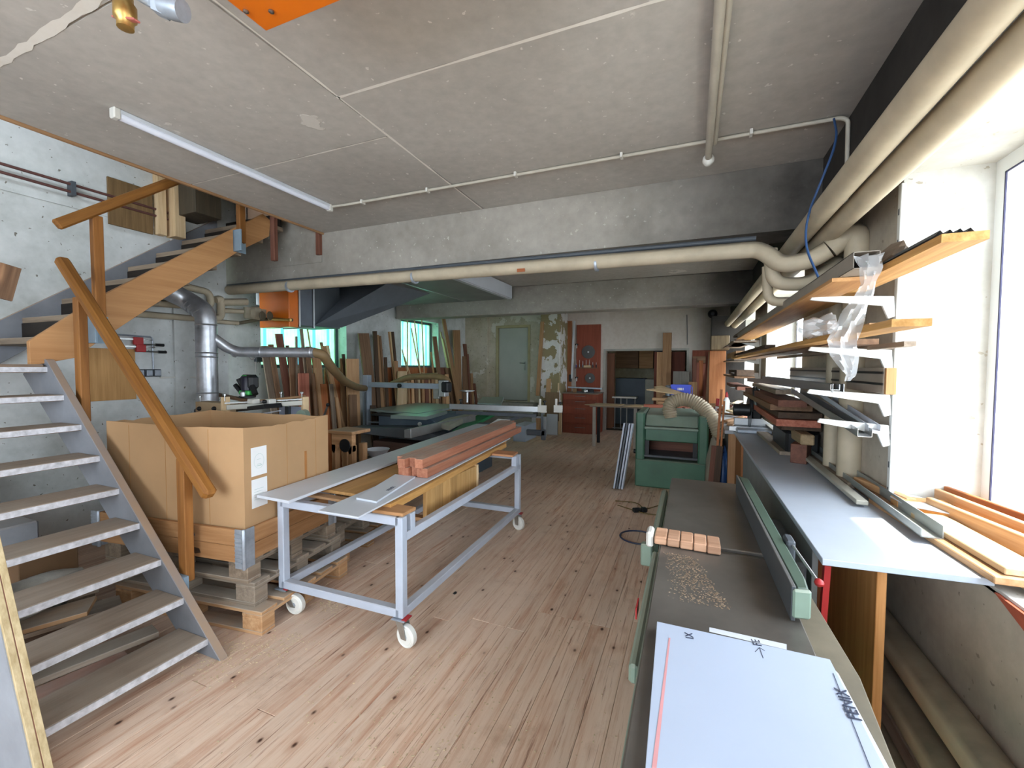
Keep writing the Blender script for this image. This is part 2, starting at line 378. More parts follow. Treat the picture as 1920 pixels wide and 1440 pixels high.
# opening edge trim
box('edge_strip', (-3.645, YB, 2.985), (-3.62, 3.52, 3.25), wd('tan', 'y'), ce, .003)
# ---- beams
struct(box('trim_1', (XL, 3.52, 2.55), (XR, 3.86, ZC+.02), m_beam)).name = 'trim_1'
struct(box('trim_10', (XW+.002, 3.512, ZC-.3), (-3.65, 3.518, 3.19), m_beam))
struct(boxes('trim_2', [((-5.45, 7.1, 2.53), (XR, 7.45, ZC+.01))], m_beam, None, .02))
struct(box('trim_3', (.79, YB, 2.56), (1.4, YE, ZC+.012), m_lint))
for n in ('trim_1', 'trim_3', 'trim_10'):
    o = bpy.data.objects[n]; o.data.transform(Matrix.Translation(o.location)); o.location = (0, 0, 0)
# ---- walls
zt = 5.4
# stair wall / left wall with two windows
W1 = (4.2, 5.81, 1.56, 2.42); W2 = (7.33, 8.75, 1.56, 2.60)
wl = [((XW-.3, YB, -.1), (XW, 3.4, zt)), ((XW-.6, 3.4, 2.9), (XW, 3.9, zt)),
      ((XL-.3, 3.2, -.1), (XL, W1[0], 3.1)), ((XL-.3, W1[0], -.1), (XL, W1[1], W1[2])), ((XL-.3, W1[0], W1[3]), (XL, W1[1], 3.1)),
      ((XL-.3, W1[1], -.1), (XL, W2[0], 3.1)), ((XL-.3, W2[0], -.1), (XL, W2[1], W2[2])), ((XL-.3, W2[0], W2[3]), (XL, W2[1], 3.1)),
      ((XL-.3, W2[1], -.1), (XL, YD+.2, 3.1)), ((XW-.02, 2.82, -.1), (XW+.03, 2.96, 3.0))]
struct(boxes('wall_left', wl, m_wallL))
# upper ledge on the stair wall
struct(prism('trim_4', [(YB, 2.96), (3.3, 2.96), (3.3, 2.99), (YB, 2.99)], 'x', XW, XW+.012, m_wallL))
# stairwell shell above the opening
struct(boxes('wall_upper', [((XW-.3, 3.52, ZC+.02), (-3.3, 3.8, zt)), ((-3.645, 3.3, ZC+.2), (-3.4, 3.6, zt)), ((XW-.3, YB-.2, zt), (-3.0, 3.9, zt+.1))], m_wallL))
struct(boxes('wall_upper_side', [((-3.645, YB, ZC+.25), (-3.5, .9, zt)), ((-3.645, 1.7, ZC+.25), (-3.5, 3.6, zt)), ((-3.645, .9, 4.3), (-3.5, 1.7, zt)), ((-3.645, .9, 3.25), (-3.5, 1.7, 3.7))], m_wallL))  # gap between the boxes: unseen opening added to let daylight into the stairwell
# door wall, column, end wall with opening and recess beyond
DX0, DX1, DZ0, DZ1 = -4.62, -3.76, .72, 2.60
struct(boxes('wall_far', [((XL-.1, YD+.12, -.1), (DX0, YD+.32, 3.1)), ((DX1, YD+.12, -.1), (-3.2, YD+.32, 3.1)), ((DX0, YD+.12, DZ1), (DX1, YD+.32, 3.1)), ((DX0, YD+.12, -.1), (DX1, YD+.32, DZ0)),
                          ((XL-.1, YD, -.1), (-4.86, YD+.14, 3.1)), ((DX0-.1, YD+.3, DZ0-.2), (DX1+.1, YD+.4, DZ1+.2))], m_walldoor))  # last box: hidden plate added behind the door to block outside light
struct(boxes('trim_5', [((-3.34, 9.85, -.02), (-2.87, YD+.5, 3.02))], m_col, None, .01))
OX0, OX1, OZ = -1.98, -.10, 1.99
struct(boxes('wall_end', [((-3.0, YE, -.1), (OX0, YE+.2, 3.1)), ((OX1-.0, YE, -.1), (.02, YE+.2, OZ)), ((OX0, YE, OZ), (1.5, YE+.2, 3.1)), ((.85, YE, -.1), (1.5, YE+.2, OZ)), ((-3.2, YD+.1, -.1), (-3.0, YE+.2, 3.1))], m_wallend))
struct(box('wall_recess', (.0, YE+.05, -.1), (.9, YE+.25, 2.05), wd('terra', 'z')))
m_back = plaster('back_room', 'aaa491', '8d8876')
struct(boxes('wall_back_room', [((-4.0, YE+4.0, -.1), (1.0, YE+4.2, 3.1)), ((-4.2, YE+.2, -.1), (-4.0, YE+4.2, 3.1)), ((.3, YE+.2, -.1), (.5, YE+4.2, 3.1)), ((-4.2, YE+.1, 2.6), (1.0, YE+4.2, 2.8))], m_back))
# right wall with four windows, deep reveals
RW = [(-1.9, .15), (.62, 2.75), (4.75, 6.85), (8.05, 10.0)]
ZS, ZL = .86, 2.56
wr = [((XR, YB, -.1), (XR+.4, YE, ZS)), ((XR, YB, ZL), (XR+.4, YE, 3.2))]
edges = [YB]+[v for w in RW for v in w]+[YE]
for a, c in zip(edges[::2], edges[1::2]): wr.append(((XR, a, ZS), (XR+.4, c, ZL)))
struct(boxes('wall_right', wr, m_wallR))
struct(boxes('wall_near', [((XL-.3, YB-.2, -.1), (-3.3, YB, zt)), ((.2, YB-.2, -.1), (XR+.4, YB, zt)), ((-3.3, YB-.2, -.1), (.2, YB, .9)), ((-3.3, YB-.2, 2.7), (.2, YB, zt))], m_wall))  # unseen window opening left between the boxes, added for fill light from behind
def portal_y(x, y, z, w, h):
    l = bpy.data.lights.new('daylight_portal', 'AREA'); l.shape = 'RECTANGLE'; l.size = w; l.size_y = h; l.cycles.is_portal = True
    o = bpy.data.objects.new('daylight_portal', l); COL.objects.link(o); o.location = (x, y, z); o.rotation_euler = Vector((0, 1, 0)).to_track_quat('-Z', 'Z').to_euler()
portal_y(-1.55, YB-.25, 1.8, 3.5, 1.8)  # guides sky light through the added opening in the near wall
bmr = []
for a, c in RW:
    bmr += [((XR+.002, a, ZL-.006), (XR+.4, c, ZL+.0)), ((XR+.002, a, ZS+.012), (XR+.4, a+.006, ZL-.006)), ((XR+.002, c-.006, ZS+.012), (XR+.4, c, ZL-.006)), ((XR, a, ZS-.01), (XR+.42, c, ZS+.012))]
struct(boxes('trim_6', bmr, m_reveal))
def glass_mat(name, tint=(1, 1, 1, 1), rough=0.0):
    m, nt, b = newmat(name); nt.nodes.remove(b); o = nt.nodes['Material Output']
    tr = N(nt, 'ShaderNodeBsdfTransparent'); tr.inputs[0].default_value = tint; gl = N(nt, 'ShaderNodeBsdfGlossy'); gl.inputs['Roughness'].default_value = .03
    mx = N(nt, 'ShaderNodeMixShader'); mx.inputs[0].default_value = .05
    nt.links.new(tr.outputs[0], mx.inputs[1]); nt.links.new(gl.outputs[0], mx.inputs[2]); nt.links.new(mx.outputs[0], o.inputs[0]); return m
m_glass = glass_mat('window_glass')
m_frame = plain('window_frame_white', 'e6e8e6', .4, var=.03); m_gask = plain('gasket', '2c2a48', .6)
for k, (a, c) in enumerate(RW):
    x = XR+.34; f = .075
    wn = struct(boxes('window_%d' % (k+1), [((x, a, ZS+.012), (x+.06, a+f, ZL-.006)), ((x, c-f, ZS+.012), (x+.06, c, ZL-.006)), ((x, a+f, ZL-f), (x+.06, (a+c)/2-.05, ZL-.006)), ((x, (a+c)/2+.05, ZL-f), (x+.06, c-f, ZL-.006)), ((x, a+f, ZS+.012), (x+.06, (a+c)/2-.05, ZS+f)), ((x, (a+c)/2+.05, ZS+.012), (x+.06, c-f, ZS+f)), ((x, (a+c)/2-.05, ZS+.012), (x+.06, (a+c)/2+.05, ZL-.006))], m_frame))
    for (ya, yb) in ((a+f, (a+c)/2-.05), ((a+c)/2+.05, c-f)):
        boxes('gasket', [((x-.004, ya, ZS+f), (x+.002, ya+.007, ZL-f)), ((x-.004, yb-.007, ZS+f), (x+.002, yb, ZL-f)), ((x-.004, ya, ZL-f-.007), (x+.002, yb, ZL-f)), ((x-.004, ya, ZS+f), (x+.002, yb, ZS+f+.007))], m_gask, wn)
        box('pane', (x+.025, ya, ZS+f), (x+.03, yb, ZL-f), m_glass, wn)
    portal(XR+.5, (a+c)/2, (ZS+ZL)/2, c-a, ZL-ZS, -1)
# left windows: green ribbed translucent sheeting
def rib_mat():
    m, nt, b = newmat('ribbed_green_sheet'); nt.nodes.remove(b); o = nt.nodes['Material Output']; v = coords(nt, 'Object', (1, 1, 1), False)
    sx = N(nt, 'ShaderNodeSeparateXYZ'); nt.links.new(v, sx.inputs[0])
    wv = N(nt, 'ShaderNodeMath', operation='MULTIPLY'); nt.links.new(sx.outputs[1], wv.inputs[0]); wv.inputs[1].default_value = 3.4
    fr = N(nt, 'ShaderNodeMath', operation='FRACT'); nt.links.new(wv.outputs[0], fr.inputs[0])
    st = ramp(nt, fr.outputs[0], [(0, g(1)), (.12, g(1)), (.2, g(0)), (.95, g(0)), (1, g(1))])
    n = noise(nt, v, 2.2, 5); base = ramp(nt, n, [(.35, srgb('4f8a5a')), (.65, srgb('6a9d84'))])
    c = mix(nt, st, base, srgb('347e90'))
    t = N(nt, 'ShaderNodeBsdfTranslucent'); tp = N(nt, 'ShaderNodeBsdfTransparent'); nt.links.new(c, t.inputs[0]); nt.links.new(c, tp.inputs[0])
    mx = N(nt, 'ShaderNodeMixShader'); mx.inputs[0].default_value = .12; nt.links.new(t.outputs[0], mx.inputs[1]); nt.links.new(tp.outputs[0], mx.inputs[2]); nt.links.new(mx.outputs[0], o.inputs[0]); return m
m_rib = rib_mat()
for k, (a, c, z0, z1) in enumerate((W1, W2)):
    x = XL-.24
    wn = struct(boxes('window_%d' % (k+5), [((x, a, z0), (x+.05, a+.05, z1)), ((x, c-.05, z0), (x+.05, c, z1)), ((x, a+.05, z1-.05), (x+.05, c-.05, z1)), ((x, a+.05, z0), (x+.05, c-.05, z0+.05)),], m_dkgrey))
    bm = bmesh.new(); n = int((c-a-.1)/.0735); prev = None; y0 = a+.05
    for i in range(n*4+1):
        y = y0+(c-a-.1)*i/(n*4); off = (0, .012, .012, 0)[i % 4]
        pr = (bm.verts.new((x+.02+off, y, z0+.05)), bm.verts.new((x+.02+off, y, z1-.05)))
        if prev: bm.faces.new((prev[0], pr[0], pr[1], prev[1]))
        prev = pr
    link('ribbed_sheet', bm, m_rib, wn)
    portal(XL-.32, (a+c)/2, (z0+z1)/2, c-a, z1-z0, 1)
portal(-3.40, 1.3, 4.0, .8, .6, -1)  # portal for the opening added in the stairwell side wall
# ---- outside ground beyond the windows
m_grass = plain('lawn_outside', '7d9a55', .9, var=.3, sc=2)
struct(box('ground_outside_right', (1.6, YB-3, -.6), (14, YE+8, -.5), plain('paving_outside', 'b9b6ae', .9)))
struct(box('ground_outside_left', (-16, YB-3, -.6), (XL-.7, YE+8, -.5), m_grass))
# ---- far door
dr = struct(box('door_1', (DX0+.03, YD+.16, DZ0+.02), (DX1-.03, YD+.21, DZ1-.03), plain('door_pale_grey', 'a7aba3', .5, var=.06, sc=3)))
dr.data.transform(Matrix.Translation(dr.location)); dr.location = (0, 0, 0)
boxes('door_frame', [((DX0-.04, YD+.1, DZ0-.02), (DX0+.025, YD+.2, DZ1-.025)), ((DX1-.025, YD+.1, DZ0-.02), (DX1+.04, YD+.2, DZ1-.025)), ((DX0-.04, YD+.1, DZ1-.025), (DX1+.04, YD+.2, DZ1+.04))], plain('frame_cream', 'a59c78', .6, var=.1), dr, .003)
h_ = tube('door_handle', [(DX1-.12, YD+.16, 1.68), (DX1-.12, YD+.1, 1.68), (DX1-.24, YD+.1, 1.685)], .01, m_steel, dr, 8, .02)
box('lock_plate', (DX1-.145, YD+.152, 1.5), (DX1-.095, YD+.16, 1.72), m_steel, dr, .002)
struct(boxes('trim_7', [((-4.9, 9.62, -.02), (-3.36, YD+.12, .36)), ((-4.75, 9.8, .36), (-3.5, YD+.12, .70))], plaster('concrete_steps', '9a978e', '7d7a72'), None, .01))
# recess frame strips in the end wall
struct(boxes('trim_8', [((OX0-.05, YE-.02, -.02), (OX0, YE+.22, OZ)), ((OX0-.05, YE-.02, OZ), (OX1+.05, YE+.22, OZ+.05)), ((OX1, YE-.02, -.02), (OX1+.05, YE+.22, OZ))], plain('frame_greywhite', 'a8a59c', .6, var=.1)))
def settle(t):
    """parts were built in room coordinates: hand them to their parents without moving them"""
    def rec(o, ow):
        for c in list(o.children):
            cw = c.matrix_basis.copy(); c.matrix_basis = ow.inverted() @ cw; rec(c, cw)
    rec(t, t.matrix_basis.copy()); return t

# ================================================================ STAIRCASE
st = T('staircase', 'open wooden staircase with dusty treads turning up along the left wall', 'staircase', (-2.45, 1.5, 0))
m_str = plain('stringer_grey', '7e8086', .6, var=.15, sc=4, dust=.95, dustcol='a98d72')
m_tread = wood('9a8674', '6d5949', 'y', .55)
m_edge = plain('tread_edge_white', 'c3c2c6', .7, var=.3, sc=26)
m_osb = wd('osb', 'y')
prism('stringer', [(-2.315, 0), (-2.60, 0), (-4.36, 1.53), (-4.14, 1.66), (-4.03, 1.63)], 'y', 1.495, 1.54, m_str, st, .003)
for k in range(9):
    x = -2.42-.2*k; z = .104+.185*k
    t = box('tread', (x-.245, .835, z-.04), (x, 1.495, z), m_tread, st, .004)
    box('tread_edge', (x, .835, z-.036), (x+.004, 1.495, z-.003), m_edge, t)
# steep board closing the near side (doubled chipboard)
m_chipb = wd('chip', 'z')
prism('board_seam', [(-2.192, 0), (-2.52, 0), (-3.55, 2.45), (-3.222, 2.45)], 'y', .774, .777, wd('redbrown', 'z'), st)
for k, y in enumerate((.752, .777)):
    prism('side_board', [(-2.19, 0), (-2.52, 0), (-3.55, 2.45), (-3.22, 2.45)], 'y', y, y+.022, m_chipb, st, .0015)
prism('side_facing', [(-2.205, 0), (-2.52, 0), (-3.55, 2.45), (-3.235, 2.45)], 'y', .748, .752, plain('facing_grey', '8f949c', .6), st)
prism('stringer', [(-2.75, .15), (-3.0, .1), (-4.36, 1.4), (-4.1, 1.55)], 'y', .80, .833, m_str, st, .003)
box('landing', (-5.0, .80, 1.55), (-4.02, 1.48, 1.6), m_tread, st, .004)
# upper flight
q = [P(55, 640, 'x', -4.05), P(190, 555, 'x', -4.05), P(493, 401, 'x', -4.05), P(507, 413, 'x', -4.05), P(505, 443, 'x', -4.05), P(450, 470, 'x', -4.05), P(287, 573, 'x', -4.05), P(200, 630, 'x', -4.05), P(140, 671, 'x', -4.05), P(57, 686, 'x', -4.05)]
m_orw = wd('orangely', 'y')
m_orl = wood('b08458', '9a6d43', 'y', ring=.4)
prism('stringer', [(p.y, p.z) for p in q], 'x', -4.09, -4.05, m_orl, st, .002)
prism('stringer', [(1.45, 1.50), (1.45, 1.83), (3.28, 3.24), (3.28, 2.95)], 'x', -5.0, -4.955, m_str, st, .002)
for k in range(8):
    y = 1.47+.239*k; z = 1.785+.185*k
    t = box('tread', (-4.955, y, z-.045), (-4.09, y+.27, z), wd('grey', 'x', .5), st, .004)
    box('riser', (-4.955, y+.235, z), (-4.09, y+.25, z+.14), wood('2b231c', '1c1612', 'x'), st)
m_rail = wood('a06c30', '7f4f1f', 'x')
# lower rail and posts
bar('handrail', (-4.05, 1.60, 2.325), (-2.53, 1.60, .85), .075, .07, m_rail, st, .018)
for (x, z0, z1) in ((-3.80, 1.21, 2.05), (-2.735, .32, 1.05)):
    box('post', (x-.045, 1.565, z0), (x+.025, 1.60+.015, z1), wood('9b6834', '7c4e22', 'z'), st, .004)
    box('post_bracket', (x-.045, 1.54, z0-.12), (x+.05, 1.566, z0+.05), plain('blue_grey_strap', '7d91a0', .5), st, .002)
# upper rail and posts
a, b_ = P(105, 422, 'x', -4.0), P(330, 338, 'x', -4.0)
bar('handrail', a, b_+(b_-a)*.35, .05, .07, m_rail, st, .012)
for (pxa, pya, pyb) in ((184, 405, 600), (452, 383, 440)):
    p0, p1 = P(pxa, pya, 'x', -4.0), P(pxa+4, pyb, 'x', -4.0); y = (p0.y+p1.y)/2
    box('post', (-4.045, y-.03, p1.z-.08), (-3.99, y+.03, p0.z), wood('93602d', '744819', 'z'), st, .004)
    box('post_bracket', (-4.045, y-.06, p1.z-.17), (-4.035, y+.06, p1.z+.03), plain('blue_grey_strap', '7d91a0', .5), st, .002)
    lathe('bracket_bolt', [(.02, 0), (.02, .02), (.008, .022), (.008, .03)], m_zinc, st, (-4.035, y, p1.z-.07), 8, (1, 0, 0))
    box('post_bracket', (-4.05, y-.06, p1.z-.17), (-3.945, y-.045, p1.z+.03), plain('blue_grey_strap', '7d91a0', .5), st, .002)
settle(st)
# wooden blocks hanging from the opening edge
for (x0, x1, yb, lab) in ((510, 523, 489, 'long brown wooden block hanging from the ceiling edge beside the stair string'), (594, 606, 478, 'short chipped wooden block hanging at the corner of ceiling and beam')):
    p, q2 = P((x0+x1)/2, yb, 'x', -3.66), P((x0+x1)/2, 440, 'x', -3.66)
    o = box('hanging_block', (-3.70, p.y-.022, p.z), (-3.648, p.y+.022, 3.02), wd('redbrown', 'z'), None, .004); tag(o, lab, 'block')
# upper stairwell: plywood sheet, posts, pipes, pale door frame
p0, p1 = P(200, 322, 'x', XW+.04), P(287, 440, 'x', XW+.04)
o = box('plywood_sheet', (XW+.03, p0.y, p1.z), (XW+.05, p1.y, p0.z-.04), wood('7d6342', '5f4a2e', 'z'), None, .002); tag(o, 'brown plywood sheet leaning on the stairwell ledge', 'panel')
p2 = P(296, 330, 'x', XW+.1)
tt = T('timber_post_pair', 'two pale timbers standing upright at the top of the stairwell wall', 'timber', (XW+.1, p2.y+.08, 2.96))
box('timber', (XW+.01, p2.y, 2.9), (XW+.09, p2.y+.075, 3.9), wd('palepine', 'z'), tt, .003)
box('timber', (XW+.01, p2.y+.11, 2.9), (XW+.16, p2.y+.21, 3.9), wd('palepine', 'z'), tt, .003); settle(tt)
p3 = P(338, 400, 'x', XW+.3)
o = box('tall_cupboard', (XW+.02, p3.y+.07, 3.12), (XW+.42, p3.y+.33, 4.4), wood('4d4436', '3a3328', 'z'), None, .004); tag(o, 'dark wooden cupboard side at the top of the stairs', 'cupboard')
o = boxes('upper_door_frame', [((-4.83, 3.44, 3.19), (-4.75, 3.48, 4.6)), ((-4.87, 3.46, 3.19), (-4.83, 3.48, 4.6))], m_whitep); tag(o, 'narrow white door post above the top step', 'door frame')
o = box('pink_panel', (-4.74, 3.485, 3.19), (-3.7, 3.515, 4.6), plain('pinkish_board', 'b89880', .7), None, .002); tag(o, 'plain pinkish board wall behind the top steps', 'panel')
pw = T('wall_pipe_pair', 'pair of thin dark red pipes running level along the stairwell wall', 'pipe', (XW+.06, .5, 3.12))
for dz in (0, -.065):
    tube('pipe', [(XW+.05, -2.4, 3.145+dz), (XW+.05, 2.78, 3.145+dz)], .012, plain('pipe_dark_red', '5a3a35', .5), pw, 10)
box('pipe_clip', (XW, 2.03, 3.05), (XW+.075, 2.06, 3.17), m_dkgrey, pw); settle(pw)
o = bar('leaning_board', P(2, 560, 'x', -4.3), P(12, 497, 'x', -4.3)+Vector((0, .02, 0)), .02, .1, wd('brown')); tag(o, 'brown board end sticking in above the landing at far left', 'board')

# ---- things below the stair
def board(label, p0, p1, w, h, kind, cat='board', group=None, up=(0, 0, 1), name='scrap_board', dust=.7, roll=None):
    o = bar(name, p0, p1, w, h, wd(kind, 'x', dust), None, .002, up); return tag(o, label, cat, group)
R = random.Random(11)
lowb = [((-2.66, .86, .012), (-2.60, 1.47, .012), .10, .02, 'oldgrey', 'flat dusty board on the floor under the lowest tread'),
        ((-2.84, .86, .03), (-2.76, 1.30, .03), .13, .03, 'red', 'reddish dusty board on the floor under the second tread'),
        ((-2.98, .88, .06), (-2.84, 1.47, .06), .12, .03, 'oldgrey', 'thick dusty offcut on the floor under the second and third treads'),
        ((-3.1, 1.12, .11), (-2.96, 1.46, .11), .10, .03, 'tan', 'tan offcut lying across the pile of boards under the stair'),
        ((-3.36, .92, .20), (-3.10, 1.30, .24), .20, .025, 'tan', 'broad pale board end propped under the third tread'),
        ((-3.30, 1.08, .165), (-3.16, 1.46, .165), .17, .025, 'oldgrey', 'broad grey board end beside the pale one under the stair'),
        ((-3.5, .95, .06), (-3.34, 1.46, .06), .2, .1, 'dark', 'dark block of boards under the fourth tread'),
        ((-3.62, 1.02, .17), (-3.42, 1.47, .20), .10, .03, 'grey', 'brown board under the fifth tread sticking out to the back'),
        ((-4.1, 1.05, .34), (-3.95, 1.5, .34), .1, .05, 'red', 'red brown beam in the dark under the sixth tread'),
        ((-4.1, 1.25, .06), (-3.65, 1.48, .06), .2, .1, 'grey', 'wide grey beam on the floor behind the stair foot')]
for p0, p1, w, h, k, lab in lowb: board(lab, p0, p1, w, h, k)
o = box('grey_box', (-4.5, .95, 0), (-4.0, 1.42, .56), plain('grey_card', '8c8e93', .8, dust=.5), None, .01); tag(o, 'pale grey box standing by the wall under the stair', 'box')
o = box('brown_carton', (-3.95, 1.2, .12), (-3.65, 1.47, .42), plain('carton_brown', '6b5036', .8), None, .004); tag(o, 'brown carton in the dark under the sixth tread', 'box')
def lump(name, label, cat, c, s, m, seed, n=3, amp=.18):
    bm = bmesh.new(); bmesh.ops.create_icosphere(bm, subdivisions=n, radius=1)
    from mathutils import noise as NZ
    for v in bm.verts:
        f = 1+amp*NZ.noise(v.co*1.7+Vector((seed, 0, 0)))*2+amp*.6*NZ.noise(v.co*4+Vector((0, seed, 0)))
        v.co = Vector((v.co.x*s[0]*f, v.co.y*s[1]*f, max(v.co.z*s[2]*f, -s[2]*.85)))
    return tag(link(name, bm, m, None, c, smooth=True), label, cat)
m_bag = plain('cloudy_plastic', 'a9a59b', .35, var=.25, sc=9)
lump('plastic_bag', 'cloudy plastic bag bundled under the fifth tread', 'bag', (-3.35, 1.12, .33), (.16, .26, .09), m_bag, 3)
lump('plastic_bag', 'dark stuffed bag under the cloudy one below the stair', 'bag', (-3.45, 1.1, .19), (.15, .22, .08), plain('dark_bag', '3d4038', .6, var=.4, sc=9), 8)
o = lump('dusty_heap', 'dusty heap of rags by the wall under the upper treads', 'heap', (-4.75, 1.2, .1), (.2, .3, .75), plain('rag_dust', '6d6a66', .9, dust=.6), 5)

# ================================================================ LEFT WALL FITTINGS
p0, p1 = P(160, 652, 'x', XW+.02), P(256, 748, 'x', XW+.02)
o = box('wall_panel', (XW+.0, p0.y-.03, p1.z), (XW+.02, p1.y, p0.z), wood('b48a58', '98703f', 'z'), None, .002); tag(o, 'square plywood panel fixed to the wall behind the stair', 'panel')
# clamp with red jaws
def clamp(name, label, z, ya, yb):
    t = T(name, label, 'clamp', (XW+.06, (ya+yb)/2, z), 0, 'bar clamps on the left wall'); x = XW+.06
    box('clamp_bar', (x-.005, ya, z-.008), (x+.005, yb, z+.008), m_steel, t)
    box('fixed_jaw', (x-.012, ya, z-.06), (x+.012, ya+.035, z+.02), m_red, t, .003)
    box('sliding_jaw', (x-.014, yb-.16, z-.05), (x+.014, yb-.08, z+.022), m_red, t, .004)
    tube('clamp_screw', [(x, yb-.1, z-.045), (x, yb+.05, z-.045)], .006, m_steel, t, 8)
    tube('clamp_handle', [(x, yb+.03, z-.045), (x, yb+.10, z-.045)], .014, m_black, t, 10)
    return settle(t)
pz = P(290, 640, 'x', XW+.06); pl = P(215, 640, 'x', XW+.06)
clamp('bar_clamp', 'upper bar clamp with red jaws hanging on the left wall beside the handrail', pz.z+.01, pl.y, pz.y-.02)
clamp('bar_clamp', 'lower bar clamp with red jaws and black handle on the left wall', pz.z-.06, pl.y, pz.y)
# socket strip and conduit
ps = P(258, 700, 'x', XW+.03)
for k in range(3):
    t = T('wall_socket', ['left grey wall socket of the row beside the plywood panel', 'middle grey wall socket of the row below the clamps', 'right grey wall socket of the row under the conduit'][k], 'socket', (XW+.02, ps.y+.02+k*.072, ps.z))
    box('socket_body', (XW, ps.y-.012+k*.072, ps.z-.035), (XW+.045, ps.y+.054+k*.072, ps.z+.04), m_dkgrey, t, .006)
    box('socket_lid', (XW+.045, ps.y-.004+k*.072, ps.z-.026), (XW+.054, ps.y+.046+k*.072, ps.z+.03), m_zinc, t, .004); settle(t)
c1 = P(288, 690, 'x', XW+.02)
o = tube('conduit', [(XW+.015, c1.y, ps.z+.03), (XW+.015, c1.y, P(285, 632, 'x', XW+.02).z), (XW+.015, c1.y-.5, P(285, 632, 'x', XW+.02).z+.01)], .008, m_zinc, None, 8, .03); tag(o, 'thin grey conduit bending above the socket row', 'conduit')
o = tube('conduit', [(XW+.015, ps.y+.2, ps.z-.045), (XW+.015, 3.05, ps.z-.05)], .009, m_whitep, None, 8); tag(o, 'pale conduit running level from the sockets to the duct', 'conduit')

# galvanised extraction duct and its branch
dx, dy = P(388, 680, 'y', 2.85).x, 2.85
dt = T('extraction_duct', 'shiny galvanised duct with an upright pipe bending under the stair', 'duct', (dx, dy, 0))
r_ = .093
e1 = P(350, 562, 'x', -4.72)
tube('duct_pipe', [(dx, dy, 1.16), (dx, dy, 1.97)], r_, m_galv, dt, 28)
tube('duct_elbow', fillet([(dx, dy, 1.95), (dx, dy, 2.13), (e1.x, e1.y, e1.z), (e1.x-.03, e1.y-.22, e1.z+.09)], .16, 8), r_*1.0, m_galv, dt, 28)
for z in (1.32, 1.68, 1.72, 2.0, 1.19): lathe('duct_collar', [(r_+.001, -.008), (r_+.006, 0), (r_+.001, .008)], m_galv, dt, (dx, dy, z), 28)
for k in range(5):
    t_ = .15+.17*k; p = Vector((dx, dy, 2.10)).lerp(e1, t_); lathe('duct_collar', [(r_+.001, -.006), (r_+.006, 0), (r_+.001, .006)], m_galv, dt, p, 24, Vector((e1.x-dx, e1.y-dy, e1.z-2.1)).normalized()+Vector((0, 0, 1-.2*k)))
box('duct_box', (dx-.10, dy-.08, 0), (dx+.10, dy+.12, 1.16), m_dkgrey, dt, .01)
settle(dt)
bt = T('branch_duct', 'thin galvanised branch duct running level in front of the first window', 'duct', (-4.6, 3.1, 1.75))
A = P(402, 640, 'y', 2.88); Bq = P(437, 660, 'y', 3.05); Cq = P(590, 661, 'y', 3.35)
tube('duct_pipe', fillet([A+Vector((-.05, 0, .05)), Bq, Cq], .22, 8), .052, m_galv, bt, 18)
for t_ in (.0, .35, .98):
    p = Bq.lerp(Cq, t_*.96+.02); lathe('duct_collar', [(.053, -.01), (.058, 0), (.053, .01)], m_galv, bt, p, 18, (Cq-Bq))
settle(bt)
hp = [Cq+Vector((-.02, 0, 0)), P(605, 664, 'y', 3.4), P(622, 690, 'y', 3.6), P(645, 715, 'y', 4.2), P(668, 726, 'y', 5.0), P(684, 728, 'y', 5.50)]
o = tube('suction_hose', fillet(hp, .3, 6), .05, m_hosebr, None, 16); tag(o, 'brown flexible hose sagging from the branch duct to the saw', 'hose')

# small pipework under the beam at the left
pp = T('pipe_cluster', 'cluster of lagged pipes with elbows under the stair string by the duct', 'pipe', (-4.9, 3.3, 2.2))
def pw_(px, py, x=-4.93): return P(px, py, 'x', x)
tube('pipe', [pw_(255, 565), pw_(375, 575)], .036, m_pipe, pp, 14)
tube('pipe', [pw_(255, 588), pw_(375, 598)], .032, m_pipe, pp, 14)
tube('pipe', fillet([pw_(404, 562), pw_(414, 560), pw_(415, 597), pw_(380, 596)], .07, 6), .04, m_pipe, pp, 14)
tube('pipe', fillet([pw_(340, 535), pw_(393, 548), pw_(396, 572), pw_(380, 574)], .07, 6), .036, m_pipe, pp, 14)
tube('pipe', [pw_(400, 602), pw_(446, 606)], .026, m_pipe, pp, 12)
tube('pipe', [pw_(415, 567), pw_(462, 566)], .042, m_pipe, pp, 14)
tube('pipe', [pw_(415, 582), pw_(455, 584)], .028, m_pipe, pp, 12)
vq = pw_(476, 588, -4.95); lathe('valve', [(.05, -.06), (.085, -.02), (.085, .05), (.05, .09)], plain('valve_beige', 'a39a86', .6), pp, vq, 14, (.2, 1, 0))
box('flange_plate', (vq.x-.03, vq.y-.12, vq.z-.07), (vq.x+.02, vq.y+.16, vq.z+.07), plain('valve_beige', 'a39a86', .6), pp, .01)
tube('pipe', fillet([pw_(440, 607), pw_(460, 604), pw_(480, 600), pw_(505, 598), pw_(548, 600, -4.6)], .1, 5), .02, plain('rusty_pipe', '57503f', .6), pp, 10)
for qx in (492, 506): lathe('valve_wheel', [(.05, -.008), (.055, 0), (.05, .008)], plain('rusty_pipe', '57503f', .6), pp, P(qx, 592, 'x', -4.8), 14, (1, .3, 0))
settle(pp)
for k, (x0, yy, lab) in enumerate(((487, 572, 'short white sleeve pipe behind the cross pipe, left of the pair'), (504, 578, 'short white sleeve pipe beside the orange heater'))):
    p = P(x0, yy, 'y', 4.0); o = tube('sleeve_pipe', [(p.x, p.y, p.z), (p.x, p.y, 3.0)], .042, m_white, None, 14); tag(o, lab, 'pipe')
